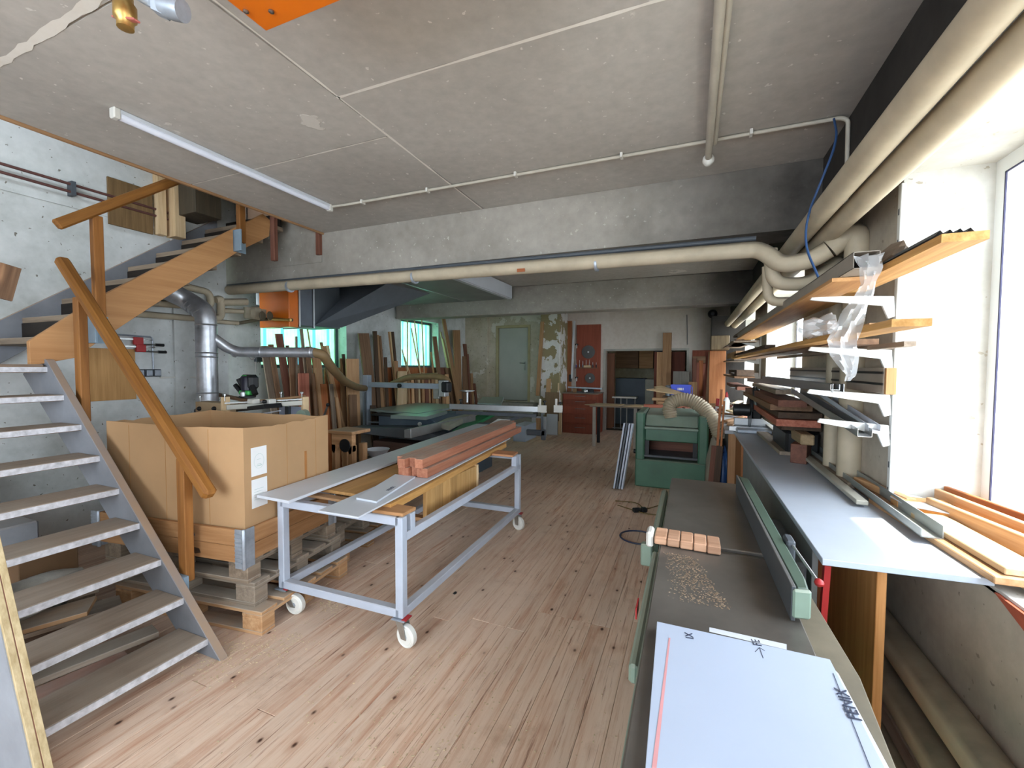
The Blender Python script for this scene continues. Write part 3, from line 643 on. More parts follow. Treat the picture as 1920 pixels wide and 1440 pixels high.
# second heater: orange unit with hood and flat duct
hx = -4.62
ht = T('unit_heater', 'orange unit heater with grey hood hanging in front of the first window', 'heater', (-4.9, 4.2, 2.0))
box('housing', (-5.15, 3.92, 2.08), (hx+.0, 4.06, 2.95), m_orange, ht, .008)
ya, yb = P(556, 600, 'x', hx).y, P(580, 600, 'x', hx).y
ya = 4.06
box('duct_section', (-5.15, ya+.01, 2.11), (hx+.0, ya+.22, 2.95), plain('duct_grey', '5f656d', .5, .3, var=.1), ht, .006)
box('end_section', (-5.15, ya+.24, 2.12), (hx, ya+.70, 2.95), plain('hood_dark', '4d5257', .5, .3, var=.1), ht, .004)
for yy in (ya+.005, ya+.23):
    boxes('flange', [((-5.17, yy-.01, 2.09), (hx+.015, yy+.012, 2.115)), ((hx-.01, yy-.01, 2.09), (hx+.015, yy+.012, 2.96))], m_alu, ht)
bm = bmesh.new()
lo = [(-5.15, ya+.25, 2.13), (hx+.01, ya+.25, 2.13), (hx+.01, ya+.72, 2.14), (-5.15, ya+.72, 2.14)]
hi = [(-5.3, 5.05, 2.78), (-4.0, 5.05, 2.78), (-3.9, 6.0, 2.78), (-5.3, 6.0, 2.78)]
lo = [bm.verts.new(v) for v in lo]; hi = [bm.verts.new(v) for v in hi]
for i in range(4): bm.faces.new((lo[i], lo[(i+1) % 4], hi[(i+1) % 4], hi[i]))
bm.faces.new(lo); bm.faces.new(hi); bmesh.ops.recalc_face_normals(bm, faces=bm.faces)
link('hood', bm, plain('hood_grey', '6b7178', .5, .3, var=.08), ht)
box('flat_duct', (-5.35, 4.3, 2.765), (-2.9, 6.95, 2.985), plain('flat_duct_grey', '8a8c8c', .6, .1, var=.15, sc=2), ht, .006)
box('duct_end_face', (-2.9, 4.3, 2.77), (-2.885, 6.95, 2.985), m_white, ht, .002)
box('duct_seam', (-3.78, 4.3, 2.757), (-3.75, 6.95, 2.766), m_alu, ht)
box('duct_seam', (-2.97, 4.3, 2.757), (-2.9, 6.95, 2.768), m_white, ht)
tube('fuel_pipe', [P(480, 597, 'y', 3.85), P(545, 600, 'y', 3.88)], .018, m_brass, ht, 8); settle(ht)
# orange heater overhead and ball valve at the top left
oh = T('ceiling_heater', 'orange heater panel overhead at the top edge of the view', 'heater', (-1.3, .7, 2.75))
c_ = P(500, 63, 'z', 2.75)
box('heater_panel', (c_.x, .2, 2.75), (c_.x+.9, c_.y, 2.98), m_orange, oh, .01)
for qx in (472, 519):
    p = P(qx, 30, 'z', 2.748); lathe('screw', [(.009, 0), (.009, .004), (.004, .007)], m_steel, oh, (p.x, p.y-.02, 2.749), 10, (0, 0, -1))
settle(oh)
vt = T('ball_valve', 'brass ball valve with red lever hanging below the ceiling at top left', 'valve', P(235, 20, 'z', 2.72))
v0 = P(235, 42, 'z', 2.66)
lathe('valve_body', [(.012, -.02), (.022, -.018), (.022, .0), (.03, .01), (.03, .05), (.022, .06), (.022, .1)], m_brass, vt, v0, 14)
tube('valve_pipe', [v0+Vector((0, 0, .08)), v0+Vector((0, -.02, .16)), (v0.x+.1, v0.y-.25, 2.9)], .02, m_zinc, vt, 12)
bar('valve_lever', v0+Vector((-.055, 0, .03)), v0+Vector((.06, 0, -.012)), .02, .006, plain('lever_red', 'b0625a', .5), vt, .002); settle(vt)
ut = T('pipe_union', 'zinc plated pipe union below the ceiling beside the brass valve', 'pipe fitting', P(320, 10, 'z', 2.72))
u0 = P(318, 18, 'z', 2.68); d_ = Vector((-.14, -.05, .07))
lathe('union_nut', [(.024, 0), (.03, .003), (.03, .04), (.024, .043), (.02, .06)], m_zinc, ut, u0, 6, d_)
tube('union_pipe', fillet([u0, u0+d_*.8, u0+Vector((-.16, -.2, .25))], .06, 4), .019, m_zinc, ut, 12); lathe('elbow_cap', [(.03, -.03), (.033, 0), (.03, .035)], m_zinc, ut, u0+Vector((.015, .0, -.0)), 14, (.6, .2, -.2)); settle(ut)
# tube lamp
lt = T('tube_lamp', 'long white fluorescent tube lamp fixed to the grey ceiling', 'lamp', (-2.93, 2.15, 2.96))
box('lamp_base', (-2.955, 1.40, 2.972), (-2.915, 2.93, 3.0), m_white, lt, .005)
tube('lamp_cover', [(-2.935, 1.42, 2.965), (-2.935, 2.90, 2.965)], .021, plain('lamp_diffuser', 'dfe4f2', .35, var=.02), lt, 14)
box('end_cap', (-2.958, 1.385, 2.942), (-2.912, 1.42, 3.0), m_whitep, lt, .006); box('end_cap', (-2.958, 2.90, 2.942), (-2.912, 2.94, 3.0), m_whitep, lt, .006); settle(lt)
ct = T('ceiling_conduit', 'thin white conduit clipped across the ceiling from the tube lamp to the right', 'conduit', (-1, 2.94, 2.99))
tube('pipe', fillet([(-2.93, 2.93, 2.985), (-2.8, 2.945, 2.985), (.74, 2.965, 2.985), (.775, 2.97, 2.97), (.78, 2.975, 2.5)], .03, 4), .011, m_pipec, ct, 10)
for x in (-2.6, -1.95, -1.2, -.45, .3): box('clip', (x-.008, 2.93, 2.97), (x+.008, 2.975, 3.0), m_whitep, ct)
settle(ct)
pt = T('ceiling_pipe', 'white double pipe under the ceiling ending in a ball cap', 'pipe', (.08, 1.5, 2.95))
tube('pipe', [(.062, YB+.1, 2.95), (.076, 3.12, 2.95)], .021, m_pipec, pt, 14); tube('pipe', [(.095, YB+.1, 2.962), (.106, 2.95, 2.962)], .014, m_pipec, pt, 10)
lathe('end_cap', [(.02, -.03), (.034, -.015), (.036, .01), (.028, .03), (.01, .036)], m_nylon, pt, (.077, 3.13, 2.945), 16, (0, 1, -.2)); settle(pt)
# ================================================================ HEATING PIPES ON THE RIGHT
o = T('heating_pipe', 'upper of the two thick lagged pipes running along the right wall', 'pipe', (.64, 4, 2.46), 0, 'long lagged pipes')
tube('pipe', [(.655, YB+.05, 2.475), (.64, YE-.01, 2.44)], .056, m_pipe, o, 20); settle(o)
o = T('heating_pipe', 'lower thick lagged pipe running along the right wall behind the upper one', 'pipe', (.765, 4, 2.42), 0, 'long lagged pipes')
tube('pipe', [(.775, YB+.05, 2.44), (.76, YE-.01, 2.405)], .056, m_pipe, o, 20); settle(o)
o = T('cross_pipe', 'thick beige lagged pipe crossing the room under the concrete beam', 'pipe', (-2, 3.42, 2.45), 0)
tube('pipe', fillet([(-4.98, 3.42, 2.47), (.40, 3.40, 2.405), (.455, 3.36, 2.36), (.53, 3.33, 2.275), (.68, 3.27, 2.275), (.77, 3.24, 2.33)], .07, 8), .055, m_pipe, o, 20)
tube('thin_pipe', [(-5.1, 3.47, 2.535), (.4, 3.47, 2.50)], .018, m_dkgrey, o, 10)
for x in (-4.0, -2.4, -.7): lathe('pipe_band', [(.060, -.01), (.062, 0), (.060, .01)], m_zinc, o, (x, 3.41, 2.457-(x+5.15)*.0117), 20, (1, 0, 0))
for (x, dz) in ((-.35, .0), (-1.35, -.02)): box('torn_paper', (x, 3.355, 2.40+dz), (x+.07, 3.36, 2.44+dz), wd('orangely'), o)
settle(o)
o = T('pipe_loop', 'dark lagged pipe loops hanging under the beam above the shelves', 'pipe', (.6, 3.3, 2.1))
tube('pipe', fillet([P(1444, 468, 'y', 3.42), P(1450, 532, 'y', 3.42), P(1515, 533, 'y', 3.42), P(1556, 505, 'y', 3.46)], .08, 8), .045, m_pipe, o, 18)
tube('pipe', fillet([P(1438, 500, 'y', 3.50), P(1440, 566, 'y', 3.50), P(1500, 566, 'y', 3.50)], .07, 8), .032, m_pipe, o, 16); settle(o)
o = T('upright_pipe', 'thick lagged upright pipe with a round bend beside the shelf rail', 'pipe', (.90, 3.2, 0))
tube('pipe', fillet([(.775, 3.24, 2.335), (.90, 3.20, 2.43), (.90, 3.20, 0.0)], .07, 8), .062, m_pipe, o, 20); settle(o)
o = T('upright_pipe', 'second upright lagged pipe just behind the thick one', 'pipe', (.88, 3.50, 0))
a = P(1556, 505, 'y', 3.46); tube('pipe', fillet([a, (.885, 3.48, 2.30), (.885, 3.50, 0.0)], .07, 8), .048, m_pipe, o, 18); settle(o)
o = tube('blue_cable', fillet([(.70, 2.93, 2.97), (.69, 2.80, 2.80), (.55, 2.9, 2.35), (.62, 2.7, 2.02)], .4, 8), .006, plain('blue_rubber', '2c4a74', .5), None, 8); tag(o, 'blue cable hanging in front of the lagged pipes', 'cable')

# ================================================================ SHELF RAIL, BRACKETS, SHELF LOADS
sr = T('shelf_rail', 'white slotted shelf rail with four brackets at the window corner', 'shelf bracket', (XR-.02, 2.72, 1.0))
m_brk = plain('bracket_white', 'd6d7d4', .4, var=.05)
box('rail', (XR-.022, 2.70, .90), (XR-.001, 2.735, 2.50), m_brk, sr, .003)
for z in (.97, 1.10, 1.24, 2.2, 2.35): box('rail_slot', (XR-.0235, 2.712, z), (XR-.0215, 2.722, z+.03), m_dkgrey, sr)
for (z, xt) in ((1.955, .57), (1.69, .57), (1.465, .57), (1.312, .62)):
    prism('bracket', [(xt, z+.0), (xt+.01, z+.02), (XR-.03, z+.0), (XR-.022, z-.10), (XR-.05, z-.11), (XR-.075, z-.045), (xt+.02, z-.004)], 'y', 2.708, 2.727, m_brk, sr, .002)
settle(sr)
sr2 = T('shelf_rail', 'white shelf rail with brackets between the second and third windows', 'shelf bracket', (XR-.02, 7.3, 1.0))
box('rail', (XR-.022, 7.28, .95), (XR-.001, 7.32, 2.3), m_brk, sr2, .003)
for z in (2.0, 1.75, 1.52, 1.3): prism('bracket', [(.55, z), (XR-.03, z), (XR-.022, z-.10), (XR-.06, z-.1)], 'y', 7.29, 7.31, m_brk, sr2, .001)
settle(sr2)
def shelfboard(label, zt, x0, x1, y0, y1, th, kind, nm='shelf_board', cat='board', dxf=0):
    o = slab(nm, [(x0, y0, zt), (x1, y0, zt), (x1+dxf, y1, zt), (x0+dxf, y1, zt)], th, wd(kind, 'y')); return tag(o, label, cat)
shelfboard('long chipboard shelf board on the top brackets by the window', 2.010, .70, .81, 1.74, 6.9, .026, 'osb', dxf=-.02)
m_tubeb = wood('8f7f6e', '75675a', 'y')
# rectangular downpipe tube on the top shelf
ty0, ty1 = 2.08, 6.6
bm = bmesh.new()
for lo, hi in (((.575, ty0, 1.985), (.66, ty1, 1.988)), ((.575, ty0, 2.047), (.66, ty1, 2.05)), ((.575, ty0, 1.985), (.578, ty1, 2.05)), ((.657, ty0, 1.985), (.66, ty1, 2.05))): addbox(bm, lo, hi)
o = link('rectangular_tube', bm, plain('tube_dusty', '8d857b', .5, var=.1, dust=.5)); tag(o, 'long hollow rectangular tube on the top shelf brackets', 'tube')
shelfboard('wide board lying under the hollow tube on the top brackets', 1.983, .55, .70, 2.25, 6.4, .016, 'ply', dxf=.0)
# corrugated strip on top
bm = bmesh.new(); pr = None
for i in range(9):
    x = .70+.012*i; z = 2.016+(0 if i % 2 == 0 else .016); a = bm.verts.new((x, 1.78, z)); b_ = bm.verts.new((x-.01, 4.4, z))
    if pr: bm.faces.new((pr[0], a, b_, pr[1]))
    pr = (a, b_)
o = link('corrugated_strip', bm, m_dkgrey); tag(o, 'dark corrugated metal strip on the top shelf board', 'strip')
o = lump('paper_scrap', 'crumpled brown paper on the top shelf board beside the tube end', 'paper', (.72, 2.18, 2.05), (.03, .16, .03), wd('grey', 'y'), 21, 2, .3)
shelfboard('thick chipboard shelf board on the second brackets', 1.740, .53, .62, 1.57, 7.0, .022, 'osb', dxf=.0)
shelfboard('dark board lying along the second brackets beside the chipboard one', 1.735, .625, .80, 2.5, 6.6, .025, 'brown')
shelfboard('short pale board end on the second brackets', 1.775, .64, .74, 2.1, 3.2, .02, 'tan')
shelfboard('thin aluminium profile under the second shelf board', 1.712, .82, .86, 2.3, 5.2, .022, 'oldgrey', 'profile', 'profile')
shelfboard('long thin batten on the far end of the second shelf', 1.80, .60, .68, 4.4, 7.4, .03, 'dark')
shelfboard('grey board stacked on the far end of the top shelf', 2.09, .6, .78, 4.9, 7.6, .03, 'grey')
# clear bag on second shelf and plastic sleeve
m_clear = newmat('clear_film'); _m, _nt, _b = m_clear; m_clear = _m
_b.inputs['Base Color'].default_value = (.88, .9, .92, 1); _b.inputs['Alpha'].default_value = .42; _b.inputs['Roughness'].default_value = .12; _b.inputs['Specular IOR Level'].default_value = .8
lump('plastic_bag', 'crumpled clear plastic bag on the second shelf board', 'bag', (.60, 2.68, 1.80), (.07, .22, .055), m_clear, 33, 3, .35)
# hanging plastic film: strip mesh along a path from the tube mouth
fp = [(P(1630, 478, 'y', 2.06), .05), (P(1634, 500, 'y', 2.05), .035), (P(1628, 530, 'y', 2.02), .022), (P(1618, 555, 'y', 1.98), .03), (P(1606, 580, 'y', 1.9), .035), (P(1590, 610, 'y', 1.75), .035), (P(1578, 640, 'y', 1.6), .04), (P(1584, 665, 'y', 1.56), .036), (P(1592, 690, 'y', 1.55), .02), (P(1594, 704, 'y', 1.55), .012), (P(1588, 718, 'y', 1.55), .006)]
bm = bmesh.new(); rows = []
for i in range(len(fp)-1):
    for s in range(4):
        t_ = s/4; c = fp[i][0].lerp(fp[i+1][0], t_); w = fp[i][1]*(1-t_)+fp[i+1][1]*t_; k = i*4+s; row = []
        for j in range(9):
            u = j/8*2-1; row.append(bm.verts.new(c+Vector((u*w, math.sin(u*7+k*.5)*w*.45+math.cos(u*13-k*.8)*w*.25, u*w*.12*math.sin(k)))))
        rows.append(row)
for a, b_ in zip(rows, rows[1:]):
    for j in range(8): bm.faces.new((a[j], a[j+1], b_[j+1], b_[j]))
o = link('plastic_sleeve', bm, m_clear, smooth=True); tag(o, 'torn clear plastic sleeve hanging from the hollow tube mouth', 'plastic film')
# aluminium profile set on third brackets
pf = T('profile_set', 'pale grooved profile plank with wooden end on the third shelf brackets', 'profile', (.85, 3.5, 1.48))
box('profile_body', (.86, 2.62, 1.475), (.90, 4.75, 1.60), plain('profile_beige', 'a3978a', .4, .3, var=.1), pf, .002)
for z in (1.515, 1.57): box('groove', (.857, 2.62, z), (.861, 4.75, z+.012), m_black, pf)
box('end_block', (.865, 2.60, 1.472), (.905, 2.622, 1.60), wd('ply', 'z'), pf, .001); settle(pf)
def uprofile(label, p0, p1, w, h, t_, m, name='aluminium_channel', up=(0, 0, 1)):
    R_, L = frame(p0, p1, up); bm = bmesh.new()
    addbox(bm, (-L/2, -w/2, -h/2), (L/2, w/2, -h/2+t_)); addbox(bm, (-L/2, -w/2, -h/2), (L/2, -w/2+t_, h/2)); addbox(bm, (-L/2, w/2-t_, -h/2), (L/2, w/2, h/2))
    return tag(link(name, bm, m, None, (Vector(p0)+Vector(p1))/2, R_), label, 'channel')
uprofile('long grey aluminium channel resting on the third bracket tips', P(1572, 728, 'y', 2.70), P(1405, 712, 'y', 6.6), .05, .045, .003, m_alu)
uprofile('slim channel behind the long one on the third bracket', (.68, 2.66, 1.50), (.66, 4.8, 1.50), .04, .03, .003, m_alu)
uprofile('open aluminium channel sloping down onto the lowest shelf bracket', P(1622, 812, 'y', 2.62), P(1492, 732, 'y', 3.9), .06, .04, .002, m_alu)
uprofile('clear edged strip beside the sloping channel on the lowest bracket', P(1640, 803, 'y', 2.66), P(1520, 722, 'y', 3.9), .05, .03, .002, m_white, 'clear_strip')
# stack of dark timbers further back on the low shelves
R = random.Random(5)
for k, (z, x0, x1, y0, y1, th, kind, lab) in enumerate([
    (1.36, .60, .78, 3.7, 5.8, .05, 'redbrown', 'reddish thick board high in the timber pile behind the mitre saw'),
    (1.31, .58, .86, 3.9, 5.9, .045, 'brown', 'broad brown board under the reddish one in the timber pile'),
    (1.26, .62, .90, 3.8, 5.7, .045, 'dark', 'dark broad board in the middle of the timber pile by the wall'),
    (1.21, .60, .88, 3.75, 5.6, .05, 'red', 'dull red board low in the timber pile by the wall'),
    (1.16, .66, .92, 3.9, 5.4, .045, 'dark', 'lowest dark board of the timber pile by the wall'),
    (1.41, .66, .82, 4.2, 5.9, .035, 'grey', 'grey board topmost on the timber pile by the wall')]):
    shelfboard(lab, z, x0, x1, y0, y1, th, kind, 'timber_board', dxf=R.uniform(-.05, .03))
o = box('black_case', (.70, 3.95, .92), (.93, 4.55, 1.10), m_black, None, .02); tag(o, 'black case under the timber pile by the wall', 'case')
for k, (z, x0, x1, y0, y1, th, kind, lab) in enumerate([
    (2.02, .60, .80, 7.2, 8.6, .06, 'brown', 'brown board bundle on the far top bracket'),
    (1.98, .56, .86, 7.0, 9.2, .02, 'grey', 'thin grey shelf board on the far top bracket'),
    (1.84, .60, .85, 7.1, 8.8, .09, 'tan', 'pale carton of strips on the far shelf'),
    (1.72, .58, .86, 7.1, 9.4, .02, 'grey', 'thin shelf board below the pale carton on the far wall'),
    (1.56, .60, .82, 6.9, 8.3, .08, 'dark', 'dark bundle of offcuts on the far lower shelf'),
    (1.47, .58, .84, 7.0, 9.3, .03, 'brown', 'brown shelf board below the dark bundle on the far wall'),
    (1.32, .62, .80, 7.0, 9.0, .05, 'redbrown', 'red brown board bundle on the lowest far shelf')]):
    shelfboard(lab, z, x0, x1, y0, y1, th, kind, 'shelf_board', dxf=.0)
# orange board panel and dark carton at the far right
o = box('standing_board', (.33, 9.35, .0), (.62, 9.42, 1.92), wood('bd7f52', '9f6238', 'z'), None, .004); tag(o, 'tall orange brown panel standing against the far right pier', 'panel')
o = box('chest', (.34, 9.1, 1.93), (.66, 9.42, 2.20), wood('8d7a5c', '5d4c38', 'z'), None, .01); tag(o, 'small wooden chest on top of the orange brown panel', 'box')
# pier behind
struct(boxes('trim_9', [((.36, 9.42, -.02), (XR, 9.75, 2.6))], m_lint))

# ================================================================ BENCH WITH WHITE TOP
bt = T('long_bench', 'long workbench with white laminate top along the right wall', 'workbench', (.7, 3.6, 0))
slab('bench_top', [(.455, 1.86, .905), (.94, 1.90, .905), (.94, 5.28, .905), (.44, 5.28, .905)], .024, m_bench, bt, .002)
box('end_panel', (.645, 1.95, 0), (.675, 2.55, .88), wood('c08b58', 'a06b38', 'z'), bt, .002)
box('end_panel', (.50, 2.52, 0), (.66, 2.545, .88), wood('a8673f', '86492a', 'z'), bt, .002)
box('side_board', (.478, 2.10, .55), (.50, 4.65, .879), plain('bench_side_grey', '7f8386', .6, var=.12, dust=.3), bt, .002)
box('leg_panel', (.462, 4.66, 0), (.49, 5.24, .88), wood('a06a42', '80502f', 'z'), bt, .002)
box('leg_panel', (.50, 4.55, 0), (.93, 4.58, .88), wood('a06a42', '80502f', 'z'), bt, .002)
settle(bt)
o = bar('red_strap', (.487, 1.93, .86), (.478, 1.93, .60), .02, .028, m_red); tag(o, 'red metal strap hanging under the near corner of the white bench top', 'strap')
# things on the bench
def ob(name, label, cat, p0, p1, w, h, m, bev=.003, group=None):
    return tag(bar(name, p0, p1, w, h, m, None, bev), label, cat, group)
ob('wood_block', 'dark wooden support block under the grey bars on the white bench', 'block', (.73, 3.66, .975), (.80, 3.86, .975), .10, .14, wd('redbrown'))
ob('square_timber', 'square beam with pale sawn end lying along the white bench', 'beam', Vector((.775, 3.62, 1.085)), Vector((.80, 6.0, 1.05)), .085, .075, wood('a08a6a', '7d6a50', 'x'), .008)
ob('grey_bar', 'dusty grey flat bar lying diagonally to the front of the white bench', 'bar', P(1617, 943, 'z', .930), P(1440, 797, 'z', .965), .05, .022, plain('bar_greywood', '9a978c', .6, var=.1), .003)
ob('grey_bar', 'second dusty bar behind the square beam on the white bench', 'bar', (.865, 3.0, .925), (.80, 5.2, .925), .05, .03, wd('oldgrey'), .003)
ob('batten', 'long brown batten lying between the grey bar and the channel', 'batten', (.905, 2.62, .925), (.87, 4.9, .925), .05, .03, wd('brown'), .003)
ob('batten', 'low wide board lying flat along the wall side of the white bench', 'board', (.71, 3.95, .922), (.69, 5.2, .922), .10, .03, wd('oldgrey'), .003)
# big L channel
p0, p1 = P(1748, 1000, 'z', .95), Vector((.90, 4.6, .96)); R_, L = frame(p0, p1)
bm = bmesh.new(); addbox(bm, (-L/2, -.035, -.02), (L/2, .035, -.015)); addbox(bm, (-L/2, -.035, -.02), (L/2, -.031, .035)); addbox(bm, (-L/2, .031, -.02), (L/2, .035, .015))
o = link('steel_channel', bm, plain('channel_grey', 'a3a8a6', .4, .5, var=.08), None, (p0+p1)/2, R_); tag(o, 'long grey metal channel lying askew at the window end of the white bench', 'channel')
# boards on sill and bench end
sill = [
 ((.985, 1.86, .918), (.93, 2.75, .918), .14, .026, 'pine', 'lowest pale plank at the near end of the window sill'),
 ((1.01, 1.88, .945), (.98, 2.45, .945), .12, .024, 'palepine', 'upper pale plank with sawn end at the near end of the sill'),
 ((1.20, 1.70, .95), (1.035, 2.58, .95), .028, .10, 'pine', 'long orange brown board standing on edge on the window sill'),
 ((1.09, 1.75, .905), (.98, 2.55, .905), .10, .03, 'palepine', 'bleached plank lying behind the near pair on the sill'),
 ((1.28, 1.9, .90), (1.12, 2.70, .90), .09, .05, 'palepine', 'thick pale batten in the middle of the window sill'),
 ((1.30, 2.05, .95), (1.18, 2.72, .95), .03, .05, 'pine', 'narrow pine batten on top of the thick pale one'),
 ((1.02, 2.58, .93), (1.02, 2.66, .93), .20, .09, 'ply', 'short wooden block across the end of the edge standing board'),
 ((1.31, 1.95, 1.0), (1.16, 2.74, 1.0), .02, .05, 'orangely', 'reddish strip with nail holes nearest the window pane'),
 ((1.26, 1.75, .99), (1.12, 2.72, .99), .025, .045, 'pine', 'pine strip with nail holes in front of the reddish strip'),
 ((1.15, 1.72, .888), (1.22, 2.66, .888), .3, .018, 'palepine', 'thin bleached board covering the sill under the battens'),
 ((.98, 2.60, .95), (.90, 3.05, .94), .04, .06, 'pine', 'stubby pine block behind the channel at the window corner'),
]
for p0, p1, w, h, k, lab in sill: ob('sill_plank', lab, 'plank', p0, p1, w, h, wd(k))
# curved bow saw frame (wooden cutting box)
cb = T('wooden_case', 'orange brown wooden case with round corner by the window corner', 'box', (.95, 2.62, .9))
prism('case_body', [(.93, 2.50), (1.05, 2.44), (1.07, 2.62), (1.02, 2.70), (.96, 2.70), (.92, 2.64)], 'z', .90, .965, wood('c98b45', 'a8692c', 'x'), cb, .003)
prism('case_lid', [(.925, 2.50), (1.06, 2.43), (1.08, 2.63), (1.03, 2.71), (.955, 2.71), (.915, 2.65)], 'z', .966, .972, m_white, cb, .001); settle(cb)
# wall bracket hole under the bench, floor level pipes
o = T('floor_pipe', 'upper beige pipe low along the right wall under the bench', 'pipe', (.87, 2.5, .38), 0, 'pipes under the bench')
tube('pipe', [(.875, YB+.1, .36), (.875, 3.1, .36)], .065, m_pipe, o, 20); settle(o)
o = T('floor_pipe', 'lower beige pipe beside the floor under the bench', 'pipe', (.83, 2.5, .2), 0, 'pipes under the bench')
tube('pipe', [(.84, YB+.1, .2), (.84, 3.1, .2)], .06, m_pipe, o, 20); settle(o)
o = T('floor_pipe', 'thin pipe lowest under the bench by the end panel', 'pipe', (.77, 2.5, .08), 0)
tube('pipe', [(.76, YB+.1, .09), (.76, 3.1, .09)], .022, m_pipe, o, 12); settle(o)
# exposed bricks under the sill corner
br = T('exposed_brick', 'red brick showing at the broken edge under the window sill', 'brick', (XR-.004, 1.72, .79))
prism('brick_face', [(1.90, .862), (1.55, .862), (1.55, .74), (1.72, .80)], 'x', XR-.012, XR+.01, plain('brick_red', 'a5533c', .85, var=.2, sc=20), br); settle(br)
# ================================================================ JOINTER
jt = T('jointer', 'long green surface planer with steel tables in the right foreground', 'planing machine', (.1, 2.1, 0))
m_table = plain('table_steel', '625e59', .34, .45, var=.4, sc=3, dust=.3, dustcol='7f7870')
box('infeed_table', (-.11, .80, .785), (.33, 1.985, .82), m_table, jt, .004)
box('outfeed_table', (-.112, 2.045, .785), (.30, 3.22, .82), m_table, jt, .004)
box('cutter_gap', (-.10, 1.985, .75), (.31, 2.045, .79), m_black, jt)
tube('cutter_head', [(-.09, 2.015, .79), (.30, 2.015, .79)], .024, m_steel, jt, 12)
prism('body', [(-.02, 0), (.30, 0), (.34, .5), (.34, .78), (-.10, .78), (-.10, .55)], 'y', .95, 3.1, m_green, jt, .01)
prism('base', [(-.06, 0), (.32, 0), (.32, .06), (-.06, .06)], 'y', .9, 3.15, m_green, jt, .005)
box('guide_rail', (-.165, 2.07, .73), (-.125, 3.02, .785), m_lgreen, jt, .012)
box('guide_rail', (-.142, 1.18, .735), (-.118, 1.97, .79), m_lgreen, jt, .012)
for y0, y1 in ((.80, 1.985), (2.045, 3.22)): box('table_lip', (-.118, y0, .745), (-.109, y1, .786), m_lgreen, jt, .002)
lathe('hand_knob', [(.01, -.02), (.02, -.02), (.024, 0), (.024, .035), (.01, .04)], m_black, jt, (-.13, 1.53, .36), 14, (-1, 0, 0))
tube('knob_shaft', [(-.13, 1.53, .36), (-.04, 1.53, .36)], .008, m_steel, jt, 8)
box('red_label', (-.16, 1.5, .735), (-.1555, 1.57, .775), m_red, jt)
# fence
prism('fence', [(.272, 3.0), (.282, 3.0), (.310, 1.53), (.298, 1.53)], 'z', .821, .93, plain('fence_grey', '565a5e', .4, .3, var=.12, dust=.3), jt, .002)
prism('fence_back', [(.283, 3.0), (.335, 2.95), (.352, 1.62), (.345, 1.54), (.311, 1.53)], 'z', .83, .926, plain('fence_green', '46564a', .5, var=.12), jt, .006)
prism('fence_end', [(.300, 1.515), (.350, 1.525), (.350, 1.545), (.300, 1.53)], 'z', .835, .925, m_lgreen, jt, .006)
box('fence_support', (.345, 2.0, .70), (.44, 2.55, .82), m_dkgrey, jt, .01)
tube('fence_lever', [(.365, 1.93, .93), (.405, 1.72, .885)], .005, m_alu, jt, 8)
lathe('lever_ball', [(.003, -.014), (.012, -.008), (.015, 0), (.012, .008), (.003, .014)], m_red, jt, (.41, 1.705, .88), 12)
box('lever_mount', (.35, 1.9, .83), (.38, 1.98, .94), m_dkgrey, jt, .006)
prism('side_wing', [(.331, 1.0), (.39, 1.0), (.42, 1.35), (.40, 1.88), (.331, 2.3)], 'z', .775, .80, plain('wing_beige', '6e6656', .5, .2, var=.2), jt, .003)
# sawdust and stain on table
settle(jt)
# bridge guard of wooden blocks
gd = T('bridge_guard', 'slatted wooden cutter guard lying across the planer table', 'guard', (0, 2.03, .83))
for k in range(5):
    x = -.135+.053*k; box('guard_slat', (x+.001, 1.965-.004*k, .823), (x+.051, 2.085-.004*k, .858), wood('bd9478', '9c745a', 'x'), gd, .004)
box('guard_arm', (-.17, 1.97, .80), (-.14, 2.06, .87), m_whitep, gd, .01); box('guard_clamp', (-.195, 2.0, .70), (-.145, 2.04, .80), m_lgreen, gd, .006)
box('guard_spring', (-.138, 2.085, .825), (.06, 2.105, .838), m_dkgrey, gd, .003); settle(gd)
# chips on the near table: shavings
bm = bmesh.new(); R = random.Random(4)
for _ in range(900):
    u = R.random(); v = R.random(); y = 1.90-.38*v; x = -.09+.19*v*.2+(.11+.08*v)*u**.7+.006*R.gauss(0, 1)
    if not (-.1 < x < .2): continue
    s = R.uniform(.0008, .0032); a = R.uniform(0, PI); M_ = Matrix.Translation((x, y, .8205+s*.3)) @ Matrix.Rotation(a, 4, 'Z')
    addbox(bm, (-s, -s*.5, -s*.25), (s, s*.5, s*.25), M_)
o = link('sawdust_chips', bm, wood('a5907a', '7d6854', 'x')); o['kind'] = 'stuff'; tag(o, 'light brown wood chips strewn on the near planer table', 'wood chips')
# white sheets on the near end
z = .845
o1 = T('white_sheet', 'large white laminated sheet with printed film on the near planer table', 'sheet', (.13, 1.1, z))
slab('sheet', [P(1232, 1165, 'z', z), P(1556, 1236, 'z', z), P(1675, 1470, 'z', z), P(1200, 1560, 'z', z)], .019, m_film, o1, .001)
slab('sheet_edge_film', [P(1330, 1176, 'z', z+.001), P(1475, 1208, 'z', z+.001), P(1475, 1218, 'z', z+.001), P(1330, 1184, 'z', z+.001)], .0006, m_white, o1)
Rt = Matrix.Rotation(math.radians(100), 3, 'Z')
text('print', 'IX', .03, m_ink, o1, P(1293, 1192, 'z', z+.0008), Matrix.Rotation(math.radians(98), 3, 'Z'))
text('print', 'FE', .03, m_ink, o1, P(1419, 1205, 'z', z+.0008), Matrix.Rotation(math.radians(98), 3, 'Z'))
bar('arrow_shaft', P(1424, 1214, 'z', z+.0006), P(1431, 1234, 'z', z+.0006), .0015, .0004, m_ink, o1)
